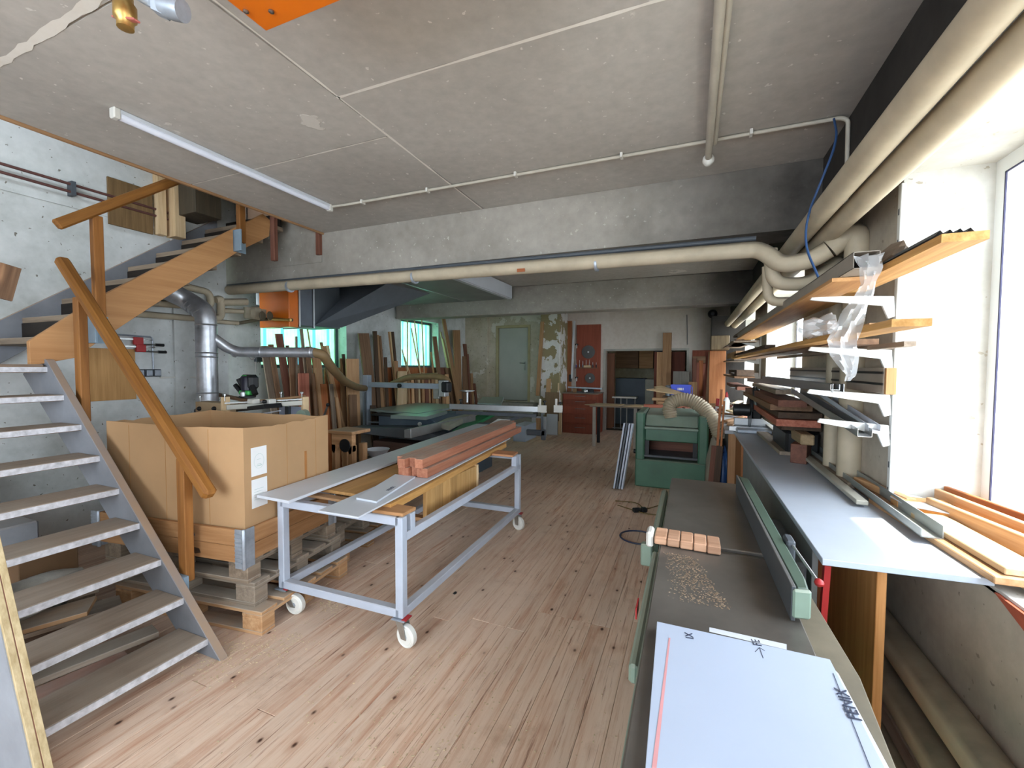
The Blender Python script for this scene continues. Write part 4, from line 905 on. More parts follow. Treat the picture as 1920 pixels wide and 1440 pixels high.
bar('arrow_head', P(1424, 1214, 'z', z+.0006), P(1416, 1222, 'z', z+.0006), .0015, .0004, m_ink, o1); bar('arrow_head', P(1424, 1214, 'z', z+.0006), P(1434, 1220, 'z', z+.0006), .0015, .0004, m_ink, o1)
slab('red_edge_mark', [P(1254, 1196, 'z', z+.0008), P(1257, 1196, 'z', z+.0008), P(1231, 1440, 'z', z+.0008), P(1222, 1440, 'z', z+.0008)], .0005, plain('pink_print', 'c98f90', .6), o1)
settle(o1)
o2 = T('white_sheet', 'narrow white sheet with dark lettering tucked beside the large one', 'sheet', (.38, 1.1, z))
slab('sheet', [P(1560, 1250, 'z', z-.004), P(1572, 1262, 'z', z-.004), P(1700, 1500, 'z', z-.004), P(1655, 1500, 'z', z-.004)], .019, m_white, o2, .001)
a, b_ = P(1573, 1285, 'z', z+.002), P(1610, 1358, 'z', z+.002)
d_ = (a-b_).normalized(); an = math.atan2(d_.y, d_.x)
text('print', 'FENIX', .036, m_ink, o2, (a+b_)/2, Matrix.Rotation(an, 3, 'Z'))
bar('print_line', P(1562, 1262, 'z', z+.0015), P(1632, 1440, 'z', z+.0015), .0016, .0004, m_ink, o2)
settle(o2)
box_ = box('sheet_support', (-.05, .5, 0), (.30, .78, .82), m_green); tag(box_, 'green machine base under the white sheets', 'machine base')
# ---- cable ring and plug on the floor
o = tube('cable_loop', [Vector((-.42+.17*math.cos(a), 4.12+.16*math.sin(a), .012)) for a in [i/28*2*PI for i in range(30)]], .0075, plain('dark_blue_cable', '2a3148', .5), None, 8); tag(o, 'dark blue cable loop lying on the floor beside the planer', 'cable')
o = tube('cable_coil', fillet([(-.80, 5.15, .01), (-.55, 5.2, .01), (-.45, 4.95, .01), (-.3, 5.2, .01), (-.15, 5.25, .01), (-.12, 4.9, .01), (-.4, 4.8, .01), (-.75, 5.0, .01)], .12, 6), .006, plain('yellow_brown_cable', '6e5a33', .6), None, 6); tag(o, 'thin yellowish cable curling on the floor in front of the thicknesser', 'cable')
pg = T('plug', 'black plug lying on the floor in the cable tangle', 'plug', (-.5, 4.88, .0), .5)
for o_ in (box('plug_body', (-.07, -.025, .0), (.02, .03, .045), m_black, pg, .01), box('socket_end', (.025, -.03, 0), (.09, .035, .05), m_black, pg, .012)): pass

# ================================================================ THICKNESSER
tk = T('thicknesser', 'green thickness planer with dark table opening behind the long planer', 'planing machine', (-.2, 6.2, 0))
Y0, Y1 = 5.95, 6.75
box('base', (-.67, Y0, 0), (.20, Y1, .37), m_green, tk, .015)
box('left_column', (-.67, Y0, .35), (-.555, Y1, 1.0), m_green, tk, .02)
box('right_column', (.10, Y0, .35), (.22, Y1, .98), m_green, tk, .02)
box('head_front', (-.55, Y0+.02, .62), (.10, Y0+.16, .80), m_green, tk, .012)
box('head_lip', (-.56, Y0-.01, .775), (.105, Y0+.12, .81), m_lgreen, tk, .01)
prism('hood', [(Y0+.02, .82), (Y0+.12, .96), (Y1-.1, 1.0), (Y1-.05, .82)], 'x', -.55, .10, m_lgreen, tk, .01)
prism('hood_cover', [(Y0+.1, .965), (Y0+.35, 1.04), (Y1-.1, 1.0)], 'x', -.20, .12, m_lgreen, tk, .01)
box('table', (-.56, Y0+.02, .40), (.10, Y1, .43), m_dkgrey, tk, .004)
box('inner_dark', (-.55, Y0+.45, .43), (.10, Y0+.5, .62), wd('redbrown', 'x'), tk)
for x in (-.53, .06): box('guide_post', (x-.02, Y0+.05, .43), (x+.03, Y0+.12, .63), m_black, tk)
lathe('side_knob', [(.015, 0), (.03, .005), (.03, .03), (.01, .035)], m_black, tk, (-.67, Y0+.1, .45), 12, (-1, 0, 0))
settle(tk)
# ribbed hose on top
bm = bmesh.new(); hp = fillet([(-.24, 6.1, .93), (-.27, 6.1, 1.12), (-.06, 6.12, 1.19), (.14, 6.08, 1.10), (.30, 5.98, .90), (.36, 5.98, .70)], .16, 10)
# resample
def resample(pts, step):
    out = [pts[0]]; acc = 0
    for a, b_ in zip(pts, pts[1:]):
        L = (b_-a).length; t_ = step-acc
        while t_ <= L: out.append(a.lerp(b_, t_/L)); t_ += step
        acc = L-(t_-step)
    return out
hp = resample(hp, .0075); rad = [.092 if (i // 2) % 2 == 0 else .082 for i in range(len(hp))]
o = tube('ribbed_hose', hp, .09, m_hose, None, 24, 0, rad); tag(o, 'thick ribbed suction hose arching over the green thicknesser', 'hose')
# dust bag, blue bag and rods between machines
lump('dust_sack', 'dusty translucent chip sack beside the green thicknesser', 'sack', (.30, 5.75, .36), (.12, .22, .38), plain('sack_beige', '8f877a', .6, var=.2, sc=5), 12, 3, .12)
lump('blue_sack', 'dark blue sack tied below the wooden rods', 'sack', (.37, 5.52, .30), (.085, .08, .36), plain('blue_film', '1d3f6e', .4, var=.3, sc=8), 15, 3, .15)
o = ob('wooden_rod', 'long orange wooden rod standing among the sacks by the bench', 'rod', (.27, 5.50, .05), P(1353, 730, 'y', 5.42), .026, .022, wood('c98a60', 'a5633c', 'x'))
o = ob('wooden_rod', 'shorter wooden rod beside the long orange one', 'rod', (.31, 5.48, .05), P(1358, 752, 'y', 5.42), .02, .02, wood('b87c50', '935a36', 'x'))
for k, (x, c, lab) in enumerate(((.22, 'redbrown', 'dark red board standing between the sack and the bench'), (.27, 'dark', 'dark narrow board standing beside the red one near the sacks'))):
    ob('standing_board', lab, 'board', (x, 5.36, .0), (x+.05, 5.44, .70), .07, .02, wd(c))
o = tube('red_hook_handle', [(.285, 5.46, 1.16), (.29, 5.46, 1.24)], .018, m_red, None, 10); tag(o, 'small red grip on top of the orange rod', 'handle')
# four grey slats leaning on the thicknesser
for k in range(4):
    dx_ = .034*k; p0 = Vector((-.90+dx_, 5.72, .008)); p1 = Vector((-.79+dx_, 5.80, .86))
    o = bar('edged_board', p0, p1, .13, .022, [m_blue, m_dkgrey, m_blue, m_blue][k], None, .002, (1, 0, 0))
    tag(o, ['leftmost', 'second', 'third', 'rightmost'][k]+' of the four grey edged boards leaning on the left side of the thicknesser', 'board', 'boards leaning on the thicknesser')

# ================================================================ BENCHES IN THE BACK RIGHT
wb = T('trestle_table', 'small table with thin pale boards standing before the doorway', 'table', (-1.4, 8.8, 0))
box('table_top', (-1.86, 8.55, .80), (-.55, 9.15, .83), wd('oldgrey', 'x', .4), wb, .003)
for x in (-1.78, -.98): box('leg', (x-.03, 8.6, 0), (x+.03, 8.66, .80), plain('leg_pale', 'a39c92', .6), wb, .003); box('leg', (x-.03, 9.05, 0), (x+.03, 9.11, .80), m_black, wb, .003)
settle(wb)
for (x0, x1, lab) in ((-1.95, -1.28, 'thin pale board on the left of the small table'), (-1.2, -.85, 'second thin pale board on the small table')):
    o = slab('thin_board', [(x0, 8.5, .845), (x1, 8.45, .845), (x1+.05, 8.9, .845), (x0+.2, 8.95, .845)], .01, wd('palepine', 'x')); tag(o, lab, 'board')
wb = T('side_bench', 'cluttered workbench behind the green thicknesser', 'workbench', (-.1, 7.7, 0))
box('bench_top', (-.75, 7.35, .84), (.355, 8.15, .88), wd('brown', 'x', .4), wb, .004)
for x in (-.70, .27):
    for y in (7.4, 8.05): box('leg', (x, y, 0), (x+.07, y+.07, .84), wd('brown', 'z'), wb, .003)
box('shelf', (-.7, 7.4, .3), (.34, 8.1, .32), wd('dark', 'x'), wb)
settle(wb)
R = random.Random(9)
pile = [(-.70, 7.4, -.05, 7.45, .90, .10, .05, 'palepine', 'pale board in front on the cluttered bench'), (-.72, 7.5, .0, 7.55, .95, .12, .05, 'red', 'reddish beam lying across the cluttered bench'),
        (-.5, 7.6, .15, 7.6, 1.0, .12, .06, 'tan', 'tan offcut in the middle of the bench pile'), (-.1, 7.45, .35, 7.7, .93, .1, .05, 'lamred', 'pink offcut at the right of the bench pile'),
        (-.60, 7.75, -.1, 7.7, 1.05, .07, .05, 'pine', 'pine batten behind in the bench pile'), (.02, 7.5, .36, 7.5, .99, .08, .05, 'pine', 'short pine block at the right end of the bench pile')]
for x0, y0, x1, y1, z, w, h, k, lab in pile: ob('offcut', lab, 'offcut', (x0, y0, z), (x1, y1, z+R.uniform(0, .03)), w, h, wd(k))
for q, lab in (([P(1212, 730, 'y', 7.5), P(1255, 737, 'y', 7.4), P(1308, 745, 'y', 7.3), P(1250, 726, 'y', 7.9)], 'wide thin pale sheet tilted on top of the bench pile'),
               ([P(1226, 725, 'y', 7.8), P(1240, 723, 'y', 7.9), P(1300, 742, 'y', 7.6), P(1285, 746, 'y', 7.4)], 'narrow thin sheet crossing the wide one on the bench pile')):
    tag(slab('thin_sheet', q, .012, wd('palepine', 'x')), lab, 'sheet')
o = box('stacked_board', (-.45, 7.86, .88), (.2, 8.14, P(1295, 738, 'y', 8.0).z-.05), wd('brown', 'x'), None, .004); tag(o, 'brown board stack under the blue crate at the back of the bench', 'board')
cr = T('blue_crate', 'bright blue plastic crate standing on the cluttered bench', 'crate', (-.25, 8.0, .88))
c0 = P(1259, 721, 'y', 8.0); c1 = P(1295, 738, 'y', 8.0)
boxes('crate_body', [((c0.x, 7.9, c1.z-.05), (c1.x, 8.12, c1.z-.04)), ((c0.x, 7.9, c1.z-.05), (c1.x, 7.91, c0.z-.02)), ((c0.x, 8.11, c1.z-.05), (c1.x, 8.12, c0.z-.02)), ((c0.x, 7.9, c1.z-.05), (c0.x+.01, 8.12, c0.z-.02)), ((c1.x-.01, 7.9, c1.z-.05), (c1.x, 8.12, c0.z-.02))], m_blueplas, cr)
boxes('crate_rim', [((c0.x-.01, 7.885, c0.z-.03), (c1.x+.01, 7.91, c0.z)), ((c0.x-.01, 8.11, c0.z-.03), (c1.x+.01, 8.13, c0.z)), ((c0.x-.01, 7.89, c0.z-.03), (c0.x+.01, 8.13, c0.z)), ((c1.x-.01, 7.89, c0.z-.03), (c1.x+.01, 8.13, c0.z))], m_blueplas, cr)
box('crate_label', (c0.x+.1, 7.893, c0.z-.09), (c0.x+.2, 7.9, c0.z-.05), m_paper, cr)
for k in range(5): box('rib', (c0.x+.03+k*.075, 7.892, c1.z-.04), (c0.x+.04+k*.075, 7.90, c0.z-.03), m_blueplas, cr)
settle(cr)
cn = T('tin_can', 'dented grey tin beside the blue crate', 'tin', P(1254, 728, 'y', 8.0)-Vector((0, 0, .13)))
lathe('can_body', [(.055, 0), (.055, .17), (.058, .175), (.05, .18), (.02, .185)], m_zinc, cn, (0, 0, 0), 16); box('can_label', (-.03, -.058, .04), (.03, -.054, .12), m_white, cn)
# cabinet of red-brown drawers with tool board
cb = T('drawer_cabinet', 'reddish brown drawer cabinet at the foot of the far column', 'cabinet', (-2.45, 10.35, 0))
m_terra = wood('8f4a35', '7b3d2a', 'z'); 
box('body', (-2.86, 10.12, 0), (-2.0, 10.7, .95), m_terra, cb, .004)
for k, (z0, z1) in enumerate(((.03, .22), (.25, .46), (.49, .66), (.69, .80), (.82, .93))):
    d = box('drawer', (-2.84, 10.10, z0), (-2.04, 10.12, z1), m_terra, cb, .003); tube('handle', [(-2.55, 10.095, (z0+z1)/2+.02), (-2.3, 10.095, (z0+z1)/2+.02)], .006, m_steel, d, 6)
box('top', (-2.88, 10.08, .95), (-1.98, 10.72, .97), wd('oldgrey', 'x', .3), cb, .002)
settle(cb)
tb = T('tool_board', 'tall reddish brown tool panel on the end wall above the drawers', 'panel', (-2.4, 10.72, 1))
box('board', (-2.72, 10.86, .97), (-2.10, 10.895, 2.66), m_terra, tb, .003)
box('side_board', (-2.98, 10.6, .97), (-2.78, 10.63, 2.74), wood('a5683f', '8a5230', 'z'), tb, .003); settle(tb)
for (qx, qy, r_, lab) in ((1103, 660, .17, 'large round saw blade on the reddish tool panel'), (1106, 709, .13, 'small round saw blade low on the reddish tool panel')):
    p = P(qx, qy, 'y', 10.84); t = T('saw_blade', lab, 'saw blade', p)
    bm = bmesh.new(); n = 48; A = [bm.verts.new(((r_ if i % 2 else r_*.965)*math.cos(2*PI*i/n), 0, (r_ if i % 2 else r_*.965)*math.sin(2*PI*i/n))) for i in range(n)]
    f = bm.faces.new(A); r2 = bmesh.ops.extrude_face_region(bm, geom=[f]); bmesh.ops.translate(bm, vec=(0, .01, 0), verts=[v for v in r2['geom'] if isinstance(v, bmesh.types.BMVert)]); bmesh.ops.recalc_face_normals(bm, faces=bm.faces)
    link('blade', bm, plain('blade_dark', '4c4a48', .35, .8), t); lathe('bore', [(.02, -.004), (.02, .002)], m_alu, t, (0, -.002, 0), 12, (0, 1, 0))
gt = T('guide_rail', 'long aluminium guide rail hanging upright on the tool panel', 'guide rail', P(1075, 660, 'y', 10.55))
pr0, pr1 = P(1077, 602, 'y', 10.57), P(1072, 710, 'y', 10.57)
bar('rail', pr0, pr1, .05, .02, m_alu, gt, .002)
for qy in (646, 708): p = P(1081, qy, 'y', 10.55); box('rail_clamp', (p.x-.03, p.y-.03, p.z-.02), (p.x+.04, p.y+.01, p.z+.02), m_black, gt, .006); box('clamp_head', (p.x-.005, p.y-.035, p.z-.09), (p.x+.02, p.y-.01, p.z), m_whitep, gt, .003)
settle(gt)
tlist = [(1084, 688, 1120, 684, 'brown', 'row of chisels on the tool panel shelf'), ]
shp = P(1100, 690, 'y', 10.8)
sh = T('tool_shelf', 'narrow tool ledge with pegs between the two saw blades', 'shelf', shp)
box('ledge', (shp.x-.30, 10.74, shp.z-.01), (shp.x+.28, 10.86, shp.z+.01), wd('brown', 'x'), sh); settle(sh)
R = random.Random(3)
for k in range(7):
    x = shp.x-.27+.085*k; hh = R.uniform(.06, .17)
    o = T('hand_tool', ['blue handled chisel at the left of the tool ledge', 'thin steel chisel second on the tool ledge', 'grey marking tool on the tool ledge', 'pale wooden mallet head on the tool ledge', 'upright screwdriver right of the mallet', 'dark handled tool on the right of the ledge', 'small black tool last on the tool ledge'][k], 'tool', (x, 10.8, shp.z+.01))
    lathe('handle', [(.01, 0), (.016, .02), (.014, .07), (.008, .075)], [plain('handle_blue', '4a4a8a', .5), m_steel, m_zinc, wd('palepine', 'z'), m_zinc, m_dkgrey, m_black][k], o, (0, 0, 0), 10); lathe('shaft', [(.005, .07), (.005, .07+hh)], m_steel, o, (0, 0, 0), 8)
o = box('wooden_plane', (shp.x-.06, 10.70, shp.z+.012), (shp.x+.12, 10.78, shp.z+.07), wd('palepine', 'x'), None, .006); tag(o, 'pale wooden block plane on the ledge between saw blades', 'plane')
o = box('hanging_case', (-2.83, 10.56, 1.22), (-2.76, 10.6, 1.40), m_black, None, .01); tag(o, 'black narrow case hanging left of the tool panel', 'case')
o = ob('spirit_level', 'long grey bar lying on the drawer cabinet', 'bar', (-2.75, 10.2, 1.10), (-1.92, 10.2, 1.08), .04, .035, m_zinc)
ms = T('router_motor', 'shiny small machine standing on the drawer cabinet', 'machine', (-2.35, 10.3, .97))
lathe('motor', [(.07, 0), (.09, .02), (.09, .09), (.06, .13)], m_steel, ms, (0, 0, 0), 18); box('motor_base', (-.2, -.08, 0), (.2, .08, .03), m_dkgrey, ms, .005); box('motor_grip', (.1, -.05, .03), (.2, .05, .09), m_black, ms, .01); box('stand', (-.3, -.05, 0), (-.2, .05, .1), wd('tan', 'x'), ms, .004)
# leaning things at the column
for (a_, b2, w, h, m_, lab) in ((P(1008, 742, 'y', 9.78), P(1017, 603, 'y', 9.83), .09, .03, wd('tan'), 'tall narrow board leaning left of the flaking column'),
                            (P(1026, 790, 'y', 9.72), P(1029, 710, 'y', 9.83), .11, .02, wd('pine'), 'short pine board leaning on the flaking column'),
                            (P(1046, 790, 'y', 9.78), P(1047, 718, 'y', 9.83), .03, .02, wd('palepine'), 'thin strip leaning at the right edge of the column')):
    ob('leaning_board', lab, 'board', a_, b2, w, h, m_)
def uprect(name, label, cat, px0, px1, py0, py1, y, th, m):
    a, b_ = P(px0, py0, 'y', y), P(px1, py1, 'y', y); return tag(box(name, (a.x, y, max(0, b_.z)), (b_.x, y+th, a.z), m, None, .002), label, cat)
uprect('hdf_panel', 'brown fibreboard piece leaning in front of the flaking column', 'panel', 1022, 1048, 735, 790, 9.68, .012, wd('hdf', 'z'))
uprect('white_offcut', 'white panel offcut standing in front of the column', 'panel', 1025, 1045, 776, 816, 9.6, .018, m_white)
uprect('white_offcut', 'wide white panel behind the saw leg', 'panel', 997, 1024, 780, 819, 9.3, .018, m_white)
uprect('pine_offcut', 'small pine board standing before the wide white panel', 'board', 1005, 1016, 784, 818, 9.2, .015, wd('pine', 'z'))
uprect('thin_strips', 'pale strips standing at the right foot of the column', 'strip', 1046, 1052, 770, 815, 9.75, .05, wd('palepine', 'z'))
# doorway surroundings in end wall
for (px0, px1, py0, py1, y, k, lab) in ((1243, 1256, 624, 745, 10.8, 'tan', 'tall thick board leaning between doorway and recess'), (1232, 1241, 660, 725, 10.85, 'pine', 'pale post standing in the right side of the doorway')):
    uprect('standing_board', lab, 'board', px0, px1, py0, py1+60, y, .05, wd(k, 'z'))
uprect('standing_board', 'grey hardboard standing in the recess behind the blue crate', 'panel', 1262, 1291, 696, 780, 10.7, .02, wood('7f7a72', '6d6860', 'z'))
uprect('standing_board', 'tan board end behind the right side of the blue crate', 'panel', 1291, 1306, 716, 780, 10.6, .02, wd('tan', 'z'))
for k, (a_, b2, t0) in enumerate(((1299, 1304, 672), (1304, 1309, 680), (1310, 1316, 676), (1316, 1321, 682))):
    uprect('standing_board', ['leftmost', 'second', 'third', 'rightmost'][k]+' of the four red brown boards standing in the recess', 'board', a_, b2, t0, 790, 10.72+.03*k, .02, wd(['redbrown', 'red', 'orangely', 'red'][k], 'z'))
uprect('standing_board', 'broad short board hung high in the recess', 'board', 1299, 1323, 668, 681, 10.86, .02, wd('brown', 'x'))
for k, (a_, b_) in enumerate(((1327, 1331), (1332, 1336))):
    o = ob('leaning_board', ['narrow dark board leaning in the right end of the recess', 'second narrow dark board at the right end of the recess'][k], 'board', P(a_-4, 780, 'y', 10.5), P(b_, 660, 'y', 10.85), .05, .03, wd(['brown', 'dark'][k]))
o = tube('wall_cable', [P(1288, 590, 'y', 10.88), P(1289, 646, 'y', 10.88)], .007, m_dkgrey, None, 8); tag(o, 'short dark cable hanging on the end wall', 'cable')
lathe('wall_nozzle', [(.08, 0), (.1, .03), (.04, .1)], m_black, None, P(1336, 589, 'y', 10.88), 14, (0, -1, 0)); tag(bpy.data.objects['wall_nozzle'], 'round black nozzle high in the corner of the end wall', 'nozzle')
# back room
o = box('steel_cabinet', (-1.95, 12.3, 0), (-1.15, 12.9, 1.28), plain('cabinet_bluegrey', '3e4a58', .5), None, .01); tag(o, 'blue grey metal cabinet in the room behind the doorway', 'cabinet')
o = box('steel_cabinet', (-1.15, 12.25, 0), (-.85, 12.9, 1.27), plain('cabinet_beige', '8f8f86', .5), None, .01); tag(o, 'pale grey cabinet right of the blue grey one in the back room', 'cabinet')
o = box('wall_cupboard', (-2.25, 14.2, 1.55), (-1.55, 14.6, 2.15), wd('brown', 'x'), None, .01); tag(o, 'brown wall cupboard high in the back room', 'cupboard')
o = box('wall_cupboard', (-1.53, 14.2, 1.55), (-1.1, 14.6, 2.2), wd('tan', 'x'), None, .01); tag(o, 'tan wall cupboard beside the brown one in the back room', 'cupboard')
o = box('wall_cupboard', (-1.08, 14.2, 1.45), (-.6, 14.6, 2.2), m_dkgrey, None, .01); tag(o, 'dark cupboard at the right in the back room', 'cupboard')
o = box('interior_door', (-.85, 11.25, 0), (-.14, 11.29, 1.97), wood('8a4c38', '733a2a', 'z'), None, .004); tag(o, 'reddish brown door leaf standing open in the doorway', 'door')
o = box('standing_board', (-2.02, 11.3, 0), (-1.82, 11.35, 1.95), wood('6e4630', '573520', 'z'), None, .004); tag(o, 'dark brown board standing at the left inside the doorway', 'board')
sx = T('wire_rack', 'pale wire rack standing in the doorway', 'rack', (-1.55, 11.3, 0))
for x in (-1.8, -1.65, -1.5, -1.3): tube('upright', [(x, 11.3, 0), (x, 11.3, .8)], .012, m_alu, sx, 8)
box('rack_top', (-1.85, 11.15, .80), (-1.25, 11.45, .84), m_whitep, sx, .004); tube('rack_foot', [(-1.85, 11.3, .02), (-1.2, 11.3, .02)], .012, m_alu, sx, 8); settle(sx)
# far part of right bench
wb = T('far_bench', 'grey topped bench continuing along the wall beyond the white bench', 'workbench', (.7, 6.6, 0))
box('bench_top', (.36, 5.32, .86), (.93, 8.9, .90), plain('bench_greywhite', 'a9adb2', .5, var=.15, dust=.3), wb, .004)
box('front_panel', (.40, 5.4, .2), (.43, 8.8, .86), m_dkgrey, wb, .003)
box('leg', (.40, 5.35, 0), (.48, 5.43, .86), wd('tan', 'z'), wb); box('leg', (.40, 8.8, 0), (.48, 8.88, .86), wd('tan', 'z'), wb); settle(wb)
R = random.Random(21)
labs = ['pine', 'tan', 'lamred', 'palepine', 'brown', 'pine', 'palepine', 'red', 'tan', 'pine', 'grey', 'palepine']
for k in range(12):
    x = R.uniform(.45, .82); y = 5.9+k*.24; a = R.uniform(-.9, .9); L = R.uniform(.12, .3)
    ob('offcut', '%s offcut, %s from the near end of the scraps on the far bench' % ({'pine': 'honey pine', 'tan': 'tan', 'lamred': 'pink', 'palepine': 'pale', 'brown': 'brown', 'red': 'reddish', 'grey': 'grey'}[labs[k]], ['first', 'second', 'third', 'fourth', 'fifth', 'sixth', 'seventh', 'eighth', 'ninth', 'tenth', 'eleventh', 'last'][k]), 'offcut',
       (x-math.sin(a)*L, y-math.cos(a)*L, .92+.01*(k % 3)), (x+math.sin(a)*L, y+math.cos(a)*L, .93+.02*(k % 4)), R.uniform(.04, .1), .025, wd(labs[k]))
bo = T('glue_bottle', 'white glue bottle with red top standing on the far bench', 'bottle', (.50, 7.2, .90))
lathe('bottle_body', [(.04, 0), (.045, .02), (.045, .2), (.02, .25)], m_nylon, bo, (0, 0, 0), 16); lathe('bottle_cap', [(.022, .25), (.022, .29), (.008, .33)], m_red, bo, (0, 0, 0), 12)
# mitre saw
ms = T('mitre_saw', 'grey and black mitre saw with round blade on the far bench', 'saw', (.68, 5.6, .9))
prism('arm_cover', [(5.05, 1.20), (5.15, 1.34), (5.35, 1.36), (5.65, 1.22), (5.6, 1.12), (5.3, 1.14)], 'x', .62, .76, plain('saw_grey', '8b9391', .4, .3), ms, .01)
lathe('blade', [(.19, -.0015), (.19, .0015)], m_dkgrey, ms, (.60, 5.35, 1.12), 36, (1, 0, 0))
lathe('motor', [(.05, 0), (.065, .01), (.065, .16), (.05, .17)], m_black, ms, (.60, 5.25, 1.14), 16, (-1, .1, 0))
prism('blade_guard', [(5.15, 1.13), (5.2, 1.25), (5.4, 1.29), (5.53, 1.2), (5.55, 1.1), (5.3, 1.12)], 'x', .585, .615, m_black, ms, .004)
box('saw_table', (.46, 5.1, .905), (.86, 5.5, .95), m_zinc, ms, .01); box('fence', (.46, 5.46, .95), (.86, 5.5, 1.03), m_alu, ms, .004); box('hinge', (.64, 5.5, .92), (.74, 5.75, 1.2), m_black, ms, .015)
tube('grip', fillet([(.66, 5.08, 1.2), (.60, 5.0, 1.3), (.60, 5.05, 1.4), (.66, 5.2, 1.36)], .05, 5), .016, m_black, ms, 10); settle(ms)
uprofile('aluminium box profile lying across the far bench by the mitre saw', (.40, 5.28, .93), (.80, 5.26, .93), .04, .045, .003, m_alu)
# ================================================================ PALLETS, COLLAR, CARTON
def pallet(name, label, loc, rz, L=1.2, Wd=.8, kind='oldgrey', dust=.8, group=None):
    """origin at the near right corner; length runs -x, width runs +y"""
    t = T(name, label, 'pallet', loc, rz, group); m = wd(kind, 'x', dust); my = wd(kind, 'y', dust)
    n = 5
    for k in range(n):                                   # top deck boards along x
        y0 = k*(Wd-.12)/(n-1); box('deck_board', (-L, y0, .122), (0, y0+.12, .144), m, t, .003)
    for x0 in (-.145, -L/2-.07, -L): 
        box('cross_board', (x0, 0, .1), (x0+.145, Wd, .122), my, t, .003)
    for x0 in (-.145, -L/2-.07, -L):
        for y0 in (0, Wd/2-.05, Wd-.1): box('block', (x0, y0, .022), (x0+.145, y0+.1, .1), wd(kind, 'y', 0), t, .004)
    for y0 in (0, Wd/2-.05, Wd-.1): box('bottom_board', (-L, y0, 0), (0, y0+.1, .022), m, t, .003)
    return t
rzb = math.radians(7)
pallet('pallet', 'lowest pallet of the stack with a fresh orange front edge on the floor', (-2.31, 1.735, 0), rzb, kind='pine', dust=.9)
pallet('pallet', 'middle grey pallet of the stack under the carton', (-2.40, 1.76, .144), rzb, kind='oldgrey')
pallet('pallet', 'top grey pallet of the stack right under the wooden collar', (-2.43, 1.74, .288), rzb, kind='grey')
pallet('pallet', 'grey pallet lying on the floor behind the first stack', (-2.55, 2.62, 0), rzb, L=1.0, kind='tan')
pallet('pallet', 'upper grey pallet behind the first stack', (-2.62, 2.64, .144), rzb, L=1.0, kind='oldgrey')
co = T('pallet_collar', 'wooden pallet collar with zinc corner hinges around the foot of the carton', 'pallet collar', (-2.40, 1.70, .432), rzb)
mC = wood('a67c54', '865d38', 'x'); mCy = wood('a67c54', '865d38', 'y')
for z0 in (0, .099):
    box('side_plank', (-1.2, 0, z0+.001), (-.02, .022, z0+.098), mC, co, .002); box('side_plank', (-1.2, .778, z0+.001), (-.02, .8, z0+.098), mC, co, .002)
    box('side_plank', (-.022, .022, z0+.001), (0, .778, z0+.098), mCy, co, .002); box('side_plank', (-1.2, .022, z0+.001), (-1.178, .778, z0+.098), mCy, co, .002)
for (x, y, sx_) in ((0, 0, 1), (0, .8, 1), (-1.2, 0, -1)):
    hg = boxes('corner_hinge', [((x-.06, y-.006 if y == 0 else y, -.03), (x-.008, y+.001 if y == 0 else y+.006, .203)), ((x-.001, y+.008 if y == 0 else y-.07, -.03), (x+.006, y+.07 if y == 0 else y-.008, .203))], m_zinc, co)
    lathe('hinge_pin', [(.008, -.035), (.011, -.03), (.011, .2), (.008, .206)], m_zinc, hg, (x+.002, y-.002 if y == 0 else y+.002, 0), 10)
    for k in range(8):
        box('hinge_rib', (x-.06, y-.009 if y == 0 else y+.002, .0+k*.024), (x-.008, y-.005 if y == 0 else y+.009, .008+k*.024), m_zinc, hg)
# collar print
Rf = Matrix.Rotation(math.radians(90), 3, 'X')
bar('collar_mark', (-.42, -.0005, .15), (-.39, -.0005, .12), .001, .006, m_dkgrey, co, up=(0, 1, 0)); 
prism('collar_mark', [(-.40, .13), (-.385, .16), (-.37, .13), (-.38, .13), (-.38, .115), (-.39, .115), (-.39, .13)], 'y', -.001, 0, m_dkgrey, co)
prism('collar_mark', [(-.40, .06), (-.34, .055), (-.33, .03), (-.37, .02), (-.40, .035)], 'y', -.001, 0, wd('dark', 'x'), co)
# carton
ca = T('carton', 'large open cardboard carton standing in the wooden collar', 'box', (-2.43, 1.732, .44), rzb)
Lc, Wc, Hc, tc = 1.13, .735, .79, .006
bm = bmesh.new()
def wallstrip(a, b_, n=14, seed=0):
    rr = random.Random(seed); a = Vector(a); b_ = Vector(b_); pr = None; d = (b_-a).normalized(); nn = Vector((-d.y, d.x, 0))*tc
    for i in range(n+1):
        p = a.lerp(b_, i/n); h = Hc-(.012*rr.random()**3 if 0 < i < n else 0)+(-.02*math.sin(i/n*PI)*.4)
        v = [bm.verts.new(p), bm.verts.new(p+Vector((0, 0, h))), bm.verts.new(p+nn+Vector((0, 0, h))), bm.verts.new(p+nn)]
        if pr:
            for j in range(4): bm.faces.new((pr[j], v[j], v[(j+1) % 4], pr[(j+1) % 4]))
        pr = v
wallstrip((0, Wc, 0), (-Lc, Wc, 0), seed=2); wallstrip((-Lc, Wc, 0), (-Lc, 0, 0), seed=3); wallstrip((-Lc, 0, 0), (0, 0, 0), seed=4); wallstrip((0, 0, 0), (0, Wc, 0), seed=5)
addbox(bm, (-Lc, 0, 0), (0, Wc, .01)); bmesh.ops.recalc_face_normals(bm, faces=bm.faces)
link('carton_walls', bm, m_card, ca)
m_fold = plain('cardboard_fold', 'a67c4e', .85)
for x in (-.27, -.62, -.93): box('fold_line', (x, -.0012, .0), (x+.004, 0, Hc-.02), m_fold, ca)
for y in (.33, .6): box('fold_line', (0, y, 0), (.0012, y+.004, Hc-.02), m_fold, ca)
box('tape', (0, .49, .30), (.001, .512, .56), plain('brown_tape', 'ab7440', .4), ca)
